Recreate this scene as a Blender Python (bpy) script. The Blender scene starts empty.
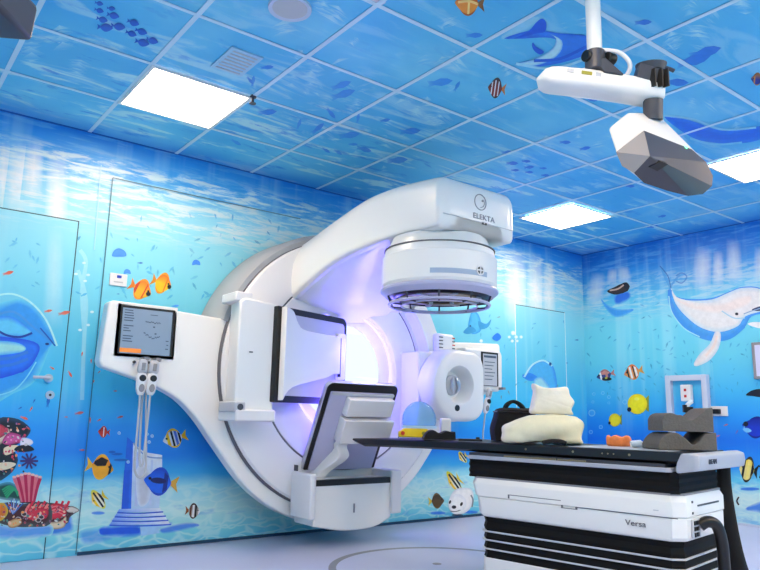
import bpy, bmesh, math, random
from mathutils import Vector, Matrix, noise
from mathutils.geometry import delaunay_2d_cdt
random.seed(7)
R = math.radians
SC = bpy.context.scene
COL = SC.collection
H = 0.885                                   # camera height
MR = ((0.79190086, -0.12911427, 0.59684382), (-0.61029419, -0.13399448, 0.78076019), (0.02083351, 0.98253498, 0.18490803))
F = 693.39
def ray(px, py):
    c = ((px - 380) / F, (285 - py) / F, 1.0)
    return Vector([sum(MR[i][k] * c[k] for k in range(3)) for i in range(3)])
def at(px, py, ax, v):                      # point of the plane axis=v seen at a pixel of the photograph
    r = ray(px, py); o = Vector((0, 0, H)); t = (v - o[ax]) / r[ax]
    return o + r * t
def atd(px, py, d): return Vector((0, 0, H)) + ray(px, py) * d
def atn(px, py, p, n):                      # on a general plane
    r = ray(px, py); o = Vector((0, 0, H)); n = Vector(n)
    return o + r * ((Vector(p) - o).dot(n) / r.dot(n))
def pxof(P):
    q = Vector(P) - Vector((0, 0, H))
    c = [sum(MR[i][k] * q[i] for i in range(3)) for k in range(3)]
    return 380 + F * c[0] / c[2], 285 - F * c[1] / c[2]

# ------------------------------------------------------------------ materials
def lin(c): return c / 12.92 if c <= 0.04045 else ((c + 0.055) / 1.055) ** 2.4
def rgb(c, a=1.0): return (lin(c[0]), lin(c[1]), lin(c[2]), a)
def mat(name, c, rough=0.5, metal=0.0, emit=0.0, ec=None, spec=0.5, bump=0.0, bscale=60, trans=0.0, coat=0.0, var=0.0):
    m = bpy.data.materials.new(name); m.use_nodes = True
    nt = m.node_tree; b = nt.nodes['Principled BSDF']
    b.inputs['Base Color'].default_value = rgb(c); b.inputs['Roughness'].default_value = rough
    b.inputs['Metallic'].default_value = metal; b.inputs['Specular IOR Level'].default_value = spec
    b.inputs['Transmission Weight'].default_value = trans; b.inputs['Coat Weight'].default_value = coat
    if emit:
        b.inputs['Emission Color'].default_value = rgb(ec or c); b.inputs['Emission Strength'].default_value = emit
    if bump or var:
        n = nt.nodes.new('ShaderNodeTexNoise'); n.inputs['Scale'].default_value = bscale; n.inputs['Detail'].default_value = 4
        t = nt.nodes.new('ShaderNodeTexCoord'); nt.links.new(t.outputs['Object'], n.inputs['Vector'])
        if bump:
            bp = nt.nodes.new('ShaderNodeBump'); bp.inputs['Strength'].default_value = bump; bp.inputs['Distance'].default_value = 0.01
            nt.links.new(n.outputs['Fac'], bp.inputs['Height']); nt.links.new(bp.outputs['Normal'], b.inputs['Normal'])
        if var:
            mx = nt.nodes.new('ShaderNodeMix'); mx.data_type = 'RGBA'
            mx.inputs[6].default_value = rgb([x * (1 - var) for x in c]); mx.inputs[7].default_value = rgb([min(1, x * (1 + var)) for x in c])
            nt.links.new(n.outputs['Fac'], mx.inputs[0]); nt.links.new(mx.outputs[2], b.inputs['Base Color'])
    return m
M = {}
M['white'] = mat('machine_white', (.93, .93, .925), .32, coat=.15)
M['white2'] = mat('machine_offwhite', (.9, .9, .91), .38)
M['lgrey'] = mat('light_grey_plastic', (.74, .75, .78), .4)
M['mgrey'] = mat('mid_grey_plastic', (.55, .55, .57), .45)
M['coverg'] = mat('grey_cover', (.66, .67, .69), .45)
M['dgrey'] = mat('dark_grey_plastic', (.25, .26, .3), .45)
M['podgrey'] = mat('pod_dark_glossy', (.21, .21, .25), .35)
M['podlight'] = mat('pod_mid_grey', (.56, .55, .56), .4)
M['black'] = mat('black_plastic', (.045, .045, .05), .4)
M['blackf'] = mat('black_fabric', (.05, .05, .055), .9, bump=.3, bscale=200, var=.2)
M['bellow'] = mat('black_bellows', (.02, .02, .025), .7, spec=.25)
M['carbon'] = mat('carbon_tabletop', (.06, .06, .07), .4, var=.2, bscale=40)
M['groove'] = mat('seam_grey', (.40, .40, .43), .6)
M['silver'] = mat('silver_metal', (.78, .78, .8), .3, metal=.8)
M['slat'] = mat('pale_slat', (.8, .81, .84), .4)
M['bumper'] = mat('couch_grey', (.68, .7, .75), .4)
M['foam'] = mat('grey_foam', (.39, .375, .36), .9, bump=.35, bscale=90, var=.08)
M['cream'] = mat('cream_cushion', (.90, .88, .76), .6, bump=.5, bscale=14, var=.06)
M['orange'] = mat('orange_plastic', (.93, .50, .25), .45, var=.15, bscale=50)
M['yellow'] = mat('yellow_plastic', (.98, .85, .08), .35)
M['red'] = mat('red_mark', (.8, .2, .12), .5)
M['blue'] = mat('blue_mark', (.15, .28, .75), .45)
M['trim'] = mat('grid_bar', (.80, .90, .97), .5)
M['frame'] = mat('pale_frame', (.78, .82, .90), .5)
M['dblue'] = mat('dark_blue_base', (.06, .22, .36), .6)
M['led'] = mat('led_panel', (1, 1, 1), .5, emit=26, ec=(1, .885, .75))
M['bore'] = mat('bore_light', (.55, .62, .75), .4, emit=.95, ec=(.90, .92, 1))
M['violet'] = mat('violet_light', (.5, .4, 1), .4, emit=2.2, ec=(.62, .60, 1))
M['screen'] = mat('screen_lit', (.40, .47, .55), .3, emit=.28, ec=(.62, .72, .84))
M['screen2'] = mat('screen_pale', (.6, .61, .7), .3, emit=.4, ec=(.86, .87, 1))
M['scr_dark'] = mat('screen_text', (.25, .33, .42), .4)
M['scr_or'] = mat('screen_orange', (.85, .5, .2), .4, emit=.4, ec=(.85, .5, .2))
M['green'] = mat('green_led', (.4, 1, .6), .4, emit=3)
M['coll'] = mat('collimator_dark', (.12, .11, .17), .3, metal=.4)
M['lav'] = mat('lavender_ring', (.72, .72, .84), .35)
M['brass'] = mat('brass_detail', (.62, .55, .42), .3, metal=.6)
M['gold'] = mat('gold_label', (.6, .58, .2), .5)
M['ringm'] = mat('floor_ring_grey', (.50, .52, .55), .4)

def glassy():
    m = bpy.data.materials.new('clear_blue_shell'); m.use_nodes = True
    nt = m.node_tree; b = nt.nodes['Principled BSDF']; out = nt.nodes['Material Output']
    b.inputs['Base Color'].default_value = rgb((.62, .82, .97)); b.inputs['Roughness'].default_value = .12
    tr = nt.nodes.new('ShaderNodeBsdfTransparent'); tr.inputs['Color'].default_value = rgb((.8, .92, 1))
    mx = nt.nodes.new('ShaderNodeMixShader'); mx.inputs[0].default_value = .34
    nt.links.new(tr.outputs[0], mx.inputs[1]); nt.links.new(b.outputs[0], mx.inputs[2]); nt.links.new(mx.outputs[0], out.inputs['Surface'])
    return m
M['dome'] = glassy()

class NT:
    def __init__(s, name):
        s.m = bpy.data.materials.new(name); s.m.use_nodes = True; s.t = s.m.node_tree
        s.b = s.t.nodes['Principled BSDF']
    def n(s, typ, **k):
        x = s.t.nodes.new(typ)
        for a, v in k.items(): setattr(x, a, v)
        return x
    def l(s, a, b): s.t.links.new(a, b)
    def val(s, x, sock):
        if isinstance(x, (int, float)): sock.default_value = x
        else: s.l(x, sock)
    def math(s, op, a, b=0.0, clamp=False):
        x = s.n('ShaderNodeMath', operation=op, use_clamp=clamp); s.val(a, x.inputs[0]); s.val(b, x.inputs[1]); return x.outputs[0]
    def rng(s, v, a, b, c=0.0, d=1.0, sm=True):
        x = s.n('ShaderNodeMapRange'); x.interpolation_type = 'SMOOTHSTEP' if sm else 'LINEAR'
        s.val(v, x.inputs[0])
        for i, q in enumerate((a, b, c, d)): x.inputs[i + 1].default_value = q
        return x.outputs[0]
    def ramp(s, v, stops):
        x = s.n('ShaderNodeValToRGB'); s.l(v, x.inputs[0]); e = x.color_ramp.elements
        while len(e) < len(stops): e.new(0.5)
        for i, (p, c) in enumerate(stops): e[i].position = p; e[i].color = rgb(c)
        return x.outputs[0]
    def noise(s, vec, scale, detail=4, rough=.55, dist=0.0):
        x = s.n('ShaderNodeTexNoise'); s.l(vec, x.inputs['Vector']); x.inputs['Scale'].default_value = scale
        x.inputs['Detail'].default_value = detail; x.inputs['Roughness'].default_value = rough; x.inputs['Distortion'].default_value = dist
        return x.outputs['Fac']
    def mapv(s, vec, sc, loc=(0, 0, 0), rot=(0, 0, 0)):
        x = s.n('ShaderNodeMapping'); s.l(vec, x.inputs[0]); x.inputs['Scale'].default_value = sc; x.inputs['Location'].default_value = loc
        x.inputs['Rotation'].default_value = rot
        return x.outputs[0]
    def mix(s, f, a, b):
        x = s.n('ShaderNodeMix', data_type='RGBA'); s.val(f, x.inputs[0])
        for q, i in ((a, 6), (b, 7)):
            if isinstance(q, tuple): x.inputs[i].default_value = rgb(q)
            else: s.l(q, x.inputs[i])
        return x.outputs[2]

def painted(k, base):                       # hand-painted figures (colour and cover stored on the mesh) over the ground coat
    at_ = k.n('ShaderNodeAttribute', attribute_name='paint'); g = k.n('ShaderNodeNewGeometry').outputs['Position']
    n = k.noise(g, 28, 5); vm = k.n('ShaderNodeVectorMath', operation='SCALE')
    k.l(at_.outputs['Color'], vm.inputs[0]); k.l(k.rng(n, .25, .75, .92, 1.08, False), vm.inputs['Scale'])
    k.l(k.mix(at_.outputs['Alpha'], base, vm.outputs[0]), k.b.inputs['Base Color'])
def mural_wall(name, stops, rip, rip_lo, rip_hi):
    k = NT(name); g = k.n('ShaderNodeNewGeometry').outputs['Position']
    sx = k.n('ShaderNodeSeparateXYZ'); k.l(g, sx.inputs[0]); z = sx.outputs[2]
    n1 = k.noise(k.mapv(g, (.5, .5, 1.2)), 2.0, 4)
    zz = k.math('ADD', z, k.math('MULTIPLY', k.math('SUBTRACT', n1, .5), .22))
    base = k.ramp(k.math('DIVIDE', zz, 2.8), [(p / 2.8, c) for p, c in stops])
    # watery strokes below the painted surface
    n2 = k.noise(k.mapv(g, (2.0, 2.0, 13)), 1.9, 6, .66, .5)
    m1 = k.math('MULTIPLY', k.rng(zz, rip_lo - .25, rip_lo), k.rng(zz, rip_hi, rip_hi + .13, 1, 0))
    base = k.mix(k.math('MULTIPLY', k.math('MULTIPLY', k.rng(n2, .46, .60), m1), rip), base, (.86, .93, .95))
    m2 = k.math('MULTIPLY', k.rng(zz, rip_lo + .05, rip_lo + .25), k.rng(n2, .38, .50, 1, 0))
    base = k.mix(k.math('MULTIPLY', m2, .7), base, (.20, .62, .92))
    n3 = k.noise(k.mapv(g, (1.6, 1.6, 16), (3, 1, 5)), 2.2, 6, .64, .4)
    m3 = k.math('MULTIPLY', k.rng(zz, rip_hi - .1, rip_hi + .1), k.rng(n3, .5, .66))
    base = k.mix(k.math('MULTIPLY', m3, .55), base, (.45, .76, .95))
    # vertical faint shafts
    n4 = k.noise(k.mapv(g, (5, 5, .25), (1, 7, 0)), 1.3, 3)
    m4 = k.math('MULTIPLY', k.rng(z, .5, 1.3), k.rng(n4, .52, .72))
    base = k.mix(k.math('MULTIPLY', m4, .25), base, (.75, .93, .96))
    # pale net of light painted on the sand
    v = k.n('ShaderNodeTexVoronoi', feature='DISTANCE_TO_EDGE'); v.inputs['Scale'].default_value = 7.5
    dm = k.n('ShaderNodeVectorMath', operation='ADD')
    nv = k.n('ShaderNodeTexNoise'); nv.inputs['Scale'].default_value = 4; k.l(g, nv.inputs['Vector'])
    sv = k.n('ShaderNodeVectorMath', operation='SCALE'); k.l(nv.outputs['Color'], sv.inputs[0]); sv.inputs['Scale'].default_value = .35
    k.l(k.mapv(g, (.55, .55, 2.4)), dm.inputs[0]); k.l(sv.outputs[0], dm.inputs[1]); k.l(dm.outputs[0], v.inputs['Vector'])
    m5 = k.math('MULTIPLY', k.rng(v.outputs['Distance'], .0, .16, 1, 0), k.rng(zz, .34, .46, 1, 0))
    base = k.mix(k.math('MULTIPLY', m5, .42), base, (.88, .97, .95))
    n6 = k.noise(k.mapv(g, (1.2, 1.2, 5), (9, 2, 0)), 2.5, 5, .6)
    m6 = k.math('MULTIPLY', k.rng(n6, .55, .68), k.rng(zz, .42, .6, 1, 0))
    base = k.mix(k.math('MULTIPLY', m6, .45), base, (.20, .62, .88))
    painted(k, base); k.b.inputs['Roughness'].default_value = .4
    return k.m
ST_BACK = [(0, (.36, .76, .88)), (.10, (.50, .85, .90)), (.26, (.76, .93, .92)), (.40, (.58, .87, .93)), (.48, (.22, .70, .94)), (.60, (.09, .54, .94)), (.80, (.13, .60, .95)),
           (1.02, (.24, .75, .95)), (1.30, (.34, .78, .93)), (1.70, (.49, .85, .94)), (2.15, (.60, .89, .95)), (2.38, (.56, .85, .95)), (2.55, (.24, .66, .93)), (2.75, (.13, .54, .90))]
ST_RIGHT = [(0, (.62, .85, .93)), (.26, (.80, .94, .94)), (.40, (.42, .83, .95)), (.52, (.14, .58, .95)), (.72, (.09, .47, .93)), (.92, (.15, .60, .95)),
            (1.15, (.26, .73, .95)), (1.5, (.42, .84, .94)), (1.9, (.46, .86, .95)), (2.15, (.36, .79, .94)), (2.38, (.20, .63, .91)), (2.52, (.14, .53, .88)), (2.75, (.13, .50, .86))]
M['wall_b'] = mural_wall('mural_back', ST_BACK, .95, 2.22, 2.50)
M['wall_r'] = mural_wall('mural_right', ST_RIGHT, .40, 2.10, 2.30)

def mural_ceiling():
    k = NT('mural_ceiling'); g = k.n('ShaderNodeNewGeometry').outputs['Position']
    sx = k.n('ShaderNodeSeparateXYZ'); k.l(g, sx.inputs[0]); x, y = sx.outputs[0], sx.outputs[1]
    n1 = k.noise(k.mapv(g, (1, 1, 1)), .9, 4)
    base = k.ramp(n1, [(.30, (.26, .69, .92)), (.5, (.35, .76, .94)), (.68, (.52, .85, .96))])
    base = k.mix(k.math('MULTIPLY', k.rng(x, 2.5, 5.5), .55), base, (.20, .63, .91))
    # brushed pale strokes, denser towards the back wall
    n2 = k.noise(k.mapv(g, (1.0, 4.0, 1), rot=(0, 0, R(14))), 1.7, 6, .6, .8)
    near = k.rng(y, 2.6, 3.9)
    f = k.math('MULTIPLY', k.rng(n2, .52, .64), k.math('ADD', .22, k.math('MULTIPLY', near, .6)))
    base = k.mix(f, base, (.78, .93, .96))
    n3 = k.noise(k.mapv(g, (1.8, 6, 1), (4, 2, 0), (0, 0, R(-8))), 1.9, 7, .66, .5)
    f = k.math('MULTIPLY', k.rng(n3, .55, .66), k.math('ADD', .15, k.math('MULTIPLY', near, .6)))
    base = k.mix(f, base, (.14, .56, .89))
    xr = k.rng(x, 4.6, 6.0)
    f = k.math('MULTIPLY', k.rng(k.noise(k.mapv(g, (3.2, 1.2, 1), (1, 5, 0)), 1.6, 6, .6, .6), .52, .66), k.math('MULTIPLY', xr, .65))
    base = k.mix(f, base, (.55, .80, .94))
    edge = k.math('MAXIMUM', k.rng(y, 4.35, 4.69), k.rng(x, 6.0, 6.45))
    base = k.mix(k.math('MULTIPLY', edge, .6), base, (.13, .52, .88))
    painted(k, base); k.b.inputs['Roughness'].default_value = .5
    return k.m
M['ceil'] = mural_ceiling()

def floor_mat():
    k = NT('vinyl_floor'); g = k.n('ShaderNodeNewGeometry').outputs['Position']
    n1 = k.noise(g, 1.2, 3); n2 = k.noise(g, 90, 2)
    c = k.mix(n1, (.70, .74, .87), (.78, .80, .91)); c = k.mix(k.math('MULTIPLY', k.rng(n2, .55, .7), .15), c, (.6, .63, .78))
    k.l(c, k.b.inputs['Base Color']); k.b.inputs['Roughness'].default_value = .33
    return k.m
M['floor'] = floor_mat()

# ------------------------------------------------------------------ mesh helpers
ORG = {}
def mk(name, bm, m, parent=None, bev=0.0, seg=2, ang=35, recalc=True, org=None, local=False, flat=False):
    if recalc: bmesh.ops.recalc_face_normals(bm, faces=bm.faces)
    if not bm.verts.layers.float_color.get('paint') and any(q.name.startswith('mural') for q in (m if isinstance(m, (list, tuple)) else [m])):
        ly = bm.verts.layers.float_color.new('paint')
        for v in bm.verts: v[ly] = (0, 0, 0, 0)
    if org is None: org = ORG.get(parent, Vector((0, 0, 0))) if parent else Vector((0, 0, 0))
    pm = Matrix.Translation(org)
    if parent and parent in ROT: pm = ROT[parent]
    if not local: bmesh.ops.transform(bm, matrix=pm.inverted(), verts=bm.verts)
    me = bpy.data.meshes.new(name); bm.to_mesh(me); bm.free()
    for q in (m if isinstance(m, (list, tuple)) else [m]): me.materials.append(q)
    me.polygons.foreach_set('use_smooth', [not flat] * len(me.polygons))
    if not flat: me.set_sharp_from_angle(angle=R(ang))
    o = bpy.data.objects.new(name, me); COL.objects.link(o)
    if parent:
        o.parent = parent; ORG[o] = org
        if parent in ROT: ROT[o] = ROT[parent]
    else:
        o.location = org; ORG[o] = Vector(org)
    if bev:
        b = o.modifiers.new('bevel', 'BEVEL'); b.width = bev; b.segments = seg; b.limit_method = 'ANGLE'; b.angle_limit = R(28)
    return o
ROT = {}
def tag(o, label=None, cat=None, group=None, kind=None):
    for k, v in (('label', label), ('category', cat), ('group', group), ('kind', kind)):
        if v: o[k] = v
    return o
def thing(name, loc, label, cat, group=None, rz=0.0):
    o = bpy.data.objects.new(name, None); COL.objects.link(o); o.location = loc; o.rotation_euler = (0, 0, rz); o.empty_display_size = .1
    ORG[o] = Vector(loc)
    if rz: ROT[o] = Matrix.Translation(Vector(loc)) @ Matrix.Rotation(rz, 4, 'Z')
    return tag(o, label, cat, group)
def struct(name, bm, m, **k): return tag(mk(name, bm, m, **k), kind='structure')
def B(): return bmesh.new()
def box(bm, x0, x1, y0, y1, z0, z1, mi=0, mtx=None):
    v = [bm.verts.new((x, y, z)) for z in (z0, z1) for y in (y0, y1) for x in (x0, x1)]
    for f in ((0, 2, 3, 1), (4, 5, 7, 6), (0, 1, 5, 4), (2, 6, 7, 3), (0, 4, 6, 2), (1, 3, 7, 5)):
        bm.faces.new([v[i] for i in f]).material_index = mi
    if mtx: bmesh.ops.transform(bm, matrix=mtx, verts=v)
    return v
def loft(bm, loops, cap=True, closed=True, mi=0, ring=False):
    L = [[bm.verts.new(p) for p in lp] for lp in loops]; n = len(L[0])
    for i in range(len(L) - (0 if ring else 1)):
        a, b = L[i], L[(i + 1) % len(L)]
        for j in range(n if closed else n - 1):
            bm.faces.new((a[j], a[(j + 1) % n], b[(j + 1) % n], b[j])).material_index = mi
    if cap and not ring:
        for lp in (L[0], L[-1]): bm.faces.new(lp).material_index = mi
    return L
def prism(bm, pts, d, mi=0):
    d = Vector(d); return loft(bm, [[Vector(p) for p in pts], [Vector(p) + d for p in pts]], mi=mi)
def frame_of(t):
    t = Vector(t).normalized(); u = t.cross(Vector((0, 0, 1)))
    if u.length < 1e-3: u = t.cross(Vector((1, 0, 0)))
    u.normalize(); return u, u.cross(t).normalized()
def cyl(bm, p0, p1, r0, r1=None, n=24, mi=0, cap=True):
    p0, p1 = Vector(p0), Vector(p1); u, v = frame_of(p1 - p0); r1 = r0 if r1 is None else r1
    return loft(bm, [[p + (u * math.cos(2 * math.pi * i / n) + v * math.sin(2 * math.pi * i / n)) * r for i in range(n)] for p, r in ((p0, r0), (p1, r1))], cap=cap, mi=mi)
def lathe(bm, prof, o, ax, n=48, cap=(True, True), mi=0):   # prof: (radius, distance along the axis)
    o = Vector(o); ax = Vector(ax).normalized(); u, v = frame_of(ax)
    L = [[o + ax * h + (u * math.cos(2 * math.pi * i / n) + v * math.sin(2 * math.pi * i / n)) * r for i in range(n)] for r, h in prof]
    vs = loft(bm, L, cap=False, mi=mi)
    if cap[0]: bm.faces.new(vs[0]).material_index = mi
    if cap[1]: bm.faces.new(vs[-1]).material_index = mi
def crom(P, n=6, closed=False):
    P = [Vector(p) for p in P]; out = []; N = len(P)
    for i in range(N if closed else N - 1):
        g = (lambda k: P[k % N]) if closed else (lambda k: P[min(max(k, 0), N - 1)])
        a, b, c, d = g(i - 1), g(i), g(i + 1), g(i + 2)
        for j in range(n):
            t = j / n
            out.append(.5 * ((2 * b) + (c - a) * t + (2 * a - 5 * b + 4 * c - d) * t * t + (3 * b - a - 3 * c + d) * t ** 3))
    if not closed: out.append(P[-1])
    return out
def tube(bm, pts, r, n=10, mi=0, smooth=6):
    P = crom(pts, smooth) if smooth else [Vector(p) for p in pts]; L = []
    t0 = (P[1] - P[0]).normalized(); u, v = frame_of(t0)
    for i, p in enumerate(P):
        t = (P[min(i + 1, len(P) - 1)] - P[max(i - 1, 0)]).normalized()
        u = (u - t * u.dot(t)).normalized(); v = t.cross(u)
        rr = r if not callable(r) else r(i / (len(P) - 1))
        L.append([p + (u * math.cos(2 * math.pi * k / n) + v * math.sin(2 * math.pi * k / n)) * rr for k in range(n)])
    loft(bm, L, mi=mi)
def hull(bm, pts, mi=0):
    vs = [bm.verts.new(p) for p in pts]
    r = bmesh.ops.convex_hull(bm, input=vs)
    for f in r['geom']:
        if isinstance(f, bmesh.types.BMFace): f.material_index = mi
    bmesh.ops.delete(bm, geom=[e for e in r['geom_interior'] if isinstance(e, bmesh.types.BMVert)], context='VERTS')
def rrect(x0, x1, z0, z1, r, n=5):          # rounded rectangle, counter-clockwise
    if not isinstance(r, (list, tuple)): r = (r,) * 4
    o = []
    for (cx, cz, a0, q) in ((x1 - r[0], z1 - r[0], 0, r[0]), (x0 + r[1], z1 - r[1], 90, r[1]), (x0 + r[2], z0 + r[2], 180, r[2]), (x1 - r[3], z0 + r[3], 270, r[3])):
        for i in range(n + 1):
            a = R(a0 + 90 * i / n); o.append((cx + q * math.cos(a), cz + q * math.sin(a)))
    return o
def text_bm(s, size, depth=.0015, bold=False):
    c = bpy.data.curves.new('lettering_curve', 'FONT'); c.body = s; c.size = size; c.extrude = depth; c.align_x = 'CENTER'; c.align_y = 'CENTER'
    o = bpy.data.objects.new('lettering_curve', c); COL.objects.link(o)
    bpy.context.view_layer.update()
    me = bpy.data.meshes.new_from_object(o.evaluated_get(bpy.context.evaluated_depsgraph_get()))
    bm = bmesh.new(); bm.from_mesh(me)
    bpy.data.objects.remove(o); bpy.data.curves.remove(c); bpy.data.meshes.remove(me)
    return bm
def copy_tree(o, parent=None):
    c = o.copy(); COL.objects.link(c)
    if parent: c.parent = parent
    for ch in list(o.children): copy_tree(ch, c)
    return c
# ------------------------------------------------------------------ camera
cam = bpy.data.objects.new('camera', bpy.data.cameras.new('camera')); COL.objects.link(cam)
cam.data.sensor_width = 36; cam.data.lens = F / 760 * 36; cam.data.clip_start = .02
cam.matrix_world = Matrix([[MR[i][0], MR[i][1], -MR[i][2], (0, 0, H)[i]] for i in range(3)] + [[0, 0, 0, 1]])
SC.camera = cam
SC.view_settings.view_transform = 'Standard'; SC.view_settings.look = 'None'; SC.view_settings.gamma = 1; SC.view_settings.exposure = 0.1
w = bpy.data.worlds.new('world'); SC.world = w; w.use_nodes = True
w.node_tree.nodes['Background'].inputs[0].default_value = (.8, .9, 1, 1); w.node_tree.nodes['Background'].inputs[1].default_value = .05

# ------------------------------------------------------------------ the painted room
X1, Y1, ZC, XA, YA = 6.45, 4.69, 2.715, -1.3, -1.7
class Paint:                                # figures painted on one plane, collected into that surface's own mesh
    def __init__(s, ax, val, out): s.ax, s.val, s.out, s.V, s.Fc, s.C, s.k = ax, val, out, [], [], [], 0
    def P(s, p, lvl):
        q = at(p[0], p[1], s.ax, s.val); q[s.ax] = s.val + s.out * (.0006 + .0008 * lvl + 3e-6 * (s.k % 250)); return q
    def poly(s, pts, col, lvl=0, a=1.0):
        s.k += 1; n = len(pts); cs = [rgb(col[i] if isinstance(col, list) else col, a[i] if isinstance(a, list) else a) for i in range(n)]
        if n <= 4:
            i0 = len(s.V)
            for p, c in zip(pts, cs): s.V.append(s.P(p, lvl)); s.C.append(c)
            s.Fc.append(list(range(i0, i0 + n)))
        else: s.cdt(pts, cs, [], [], lvl)
    def cdt(s, pts, cs, inn, ci, lvl):
        s.k += 1; n = len(pts)
        vs, _, fs, ov, _, _ = delaunay_2d_cdt([Vector(p[:2]) for p in list(pts) + list(inn)], [], [list(range(n))], 1, 1e-4)
        i0 = len(s.V)
        for v, o in zip(vs, ov):
            s.V.append(s.P(v, lvl)); e = [q for q in o if q < n]
            s.C.append(cs[e[0]] if e else (ci[o[0] - n] if o else cs[0]))
        for f in fs: s.Fc.append([i0 + q for q in f])
    def blob(s, pts, cin, ced=None, lvl=0, ain=1.0, aed=1.0, ctr=None, sm=4):
        if sm: pts = [(p.x, p.y) for p in crom([(p[0], p[1], 0) for p in pts], sm, True)]
        n = len(pts); ced = ced or cin
        ar = sum(pts[k][0] * pts[(k + 1) % n][1] - pts[(k + 1) % n][0] * pts[k][1] for k in range(n)) / 2
        per = sum(math.hypot(pts[k][0] - pts[(k + 1) % n][0], pts[k][1] - pts[(k + 1) % n][1]) for k in range(n)); d = abs(ar) / per * .8 * (1 if ar > 0 else -1)
        inn = []; d0 = d
        def sdist(p, a, b):
            ux, uy = b[0] - a[0], b[1] - a[1]; t = max(0, min(1, ((p[0] - a[0]) * ux + (p[1] - a[1]) * uy) / (ux * ux + uy * uy + 1e-9)))
            return math.hypot(p[0] - a[0] - ux * t, p[1] - a[1] - uy * t)
        for k in range(n):
            th = min((sdist(pts[k], pts[j], pts[(j + 1) % n]) for j in range(n) if min((j - k) % n, (k - j - 1) % n) > 2), default=99)
            d = math.copysign(min(abs(d0), .38 * th), d0)
            a, b = pts[k - 1], pts[(k + 1) % n]; tx, ty = b[0] - a[0], b[1] - a[1]; ln = math.hypot(tx, ty) or 1
            inn.append((pts[k][0] - ty / ln * d, pts[k][1] + tx / ln * d))
        s.cdt(pts, [rgb(ced, aed)] * n, inn, [rgb(cin, ain)] * n, lvl)
    def ell(s, cx, cy, rx, ry, cin, ced=None, lvl=0, ain=1.0, aed=1.0, rot=0, n=14):
        c, q = math.cos(R(rot)), math.sin(R(rot))
        s.blob([(cx + rx * math.cos(2 * math.pi * i / n) * c + ry * math.sin(2 * math.pi * i / n) * q,
                 cy - rx * math.cos(2 * math.pi * i / n) * q + ry * math.sin(2 * math.pi * i / n) * c) for i in range(n)], cin, ced, lvl, ain, aed, (cx, cy), 0)
    def line(s, pts, wd, col, lvl=0, a=1.0, sm=5):
        P = crom([(p[0], p[1], 0) for p in pts], sm) if sm and len(pts) > 2 else [Vector((p[0], p[1], 0)) for p in pts]
        L, Rr = [], []
        for i, p in enumerate(P):
            t = (P[min(i + 1, len(P) - 1)] - P[max(i - 1, 0)]); t.normalize(); nrm = Vector((-t.y, t.x, 0))
            w_ = wd(i / (len(P) - 1)) if callable(wd) else wd
            L.append((p + nrm * w_ / 2)[:2]); Rr.append((p - nrm * w_ / 2)[:2])
        for i in range(len(P) - 1): s.poly([L[i], L[i + 1], Rr[i + 1], Rr[i]], col, lvl, a)
    def fish(s, cx, cy, L, h, ang, body, back=None, tail=None, stripes=(), fin=None, lvl=1, eye=True, a=1.0, top=None):
        # ang: heading on the photograph, 0 = right, 90 = up; the fish is kept belly down
        ca, sa = math.cos(R(ang)), math.sin(R(ang)); sg = 1 if ca >= 0 else -1
        def T(x, y): return (cx + L * x * ca + h * y * sa * sg, cy - L * x * sa + h * y * ca * sg)
        def pr(x): t = (x + .28) / .78; return .5 * math.sin(math.pi * min(1, max(0, t)) ** .85) ** .85 + .025
        back = back or body; tail = tail or body; xs = [-.28 + .78 * (1 - math.cos(math.pi * i / 14)) / 2 for i in range(15)]
        s.poly([T(-.24, -.05), T(-.5, -.38), T(-.43, 0), T(-.5, .38), T(-.24, .05)], tail, lvl, a)
        if fin:
            fx = [-.24 + .56 * i / 8 for i in range(9)]
            for sd in (-1, 1):
                o = [T(x, sd * (pr(x) + (.13 if sd < 0 else .10) * math.sin(math.pi * (x + .24) / .56) ** .6 * (1.2 - x))) for x in fx]
                for k in range(8): s.poly([o[k], o[k + 1], T(fx[k + 1], 0), T(fx[k], 0)], fin, lvl, a)
        for i in range(14):
            x0, x1 = xs[i], xs[i + 1]
            s.poly([T(x0, -pr(x0)), T(x1, -pr(x1)), T(x1, 0), T(x0, 0)], [back, back, body, body], lvl + 1, a)
            s.poly([T(x0, 0), T(x1, 0), T(x1, pr(x1)), T(x0, pr(x0))], body, lvl + 1, a)
        if top:
            s.poly([T(-.22, -pr(-.22)), T(0, -pr(0)), T(.25, -pr(.25)), T(.2, -.12), T(-.1, -.02), T(-.22, -.1)], top, lvl + 2, a)
        for st in stripes:
            x0, x1, c = st[:3]; o = st[3] if len(st) > 3 else 0
            s.poly([T(x0 + o, -pr(x0 + o)), T(x1 + o, -pr(x1 + o)), T(x1, 0), T(x1 - o, pr(x1 - o)), T(x0 - o, pr(x0 - o)), T(x0, 0)], c, lvl + 3, a)
        if eye: s.ell(*T(.34, -.1), L * .045, L * .045, (.03, .03, .05), lvl=lvl + 4, n=8)
    def mote(s, px, py, L, ang, c, a=.6, lvl=0):         # a small dab in the shape of a far fish
        ca, sa = math.cos(R(ang)), math.sin(R(ang))
        T = lambda x, y: (px + L * (x * ca + y * sa), py + L * (-x * sa + y * ca))
        s.poly([T(.5, 0), T(.3, -.11), T(.05, -.15), T(-.22, -.08), T(-.5, -.13), T(-.42, .02), T(-.5, .13), T(-.22, .08), T(.05, .15), T(.3, .11)], c, lvl, [a, a, a, a * .9, a * .2, a * .5, a * .2, a * .9, a, a])
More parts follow.
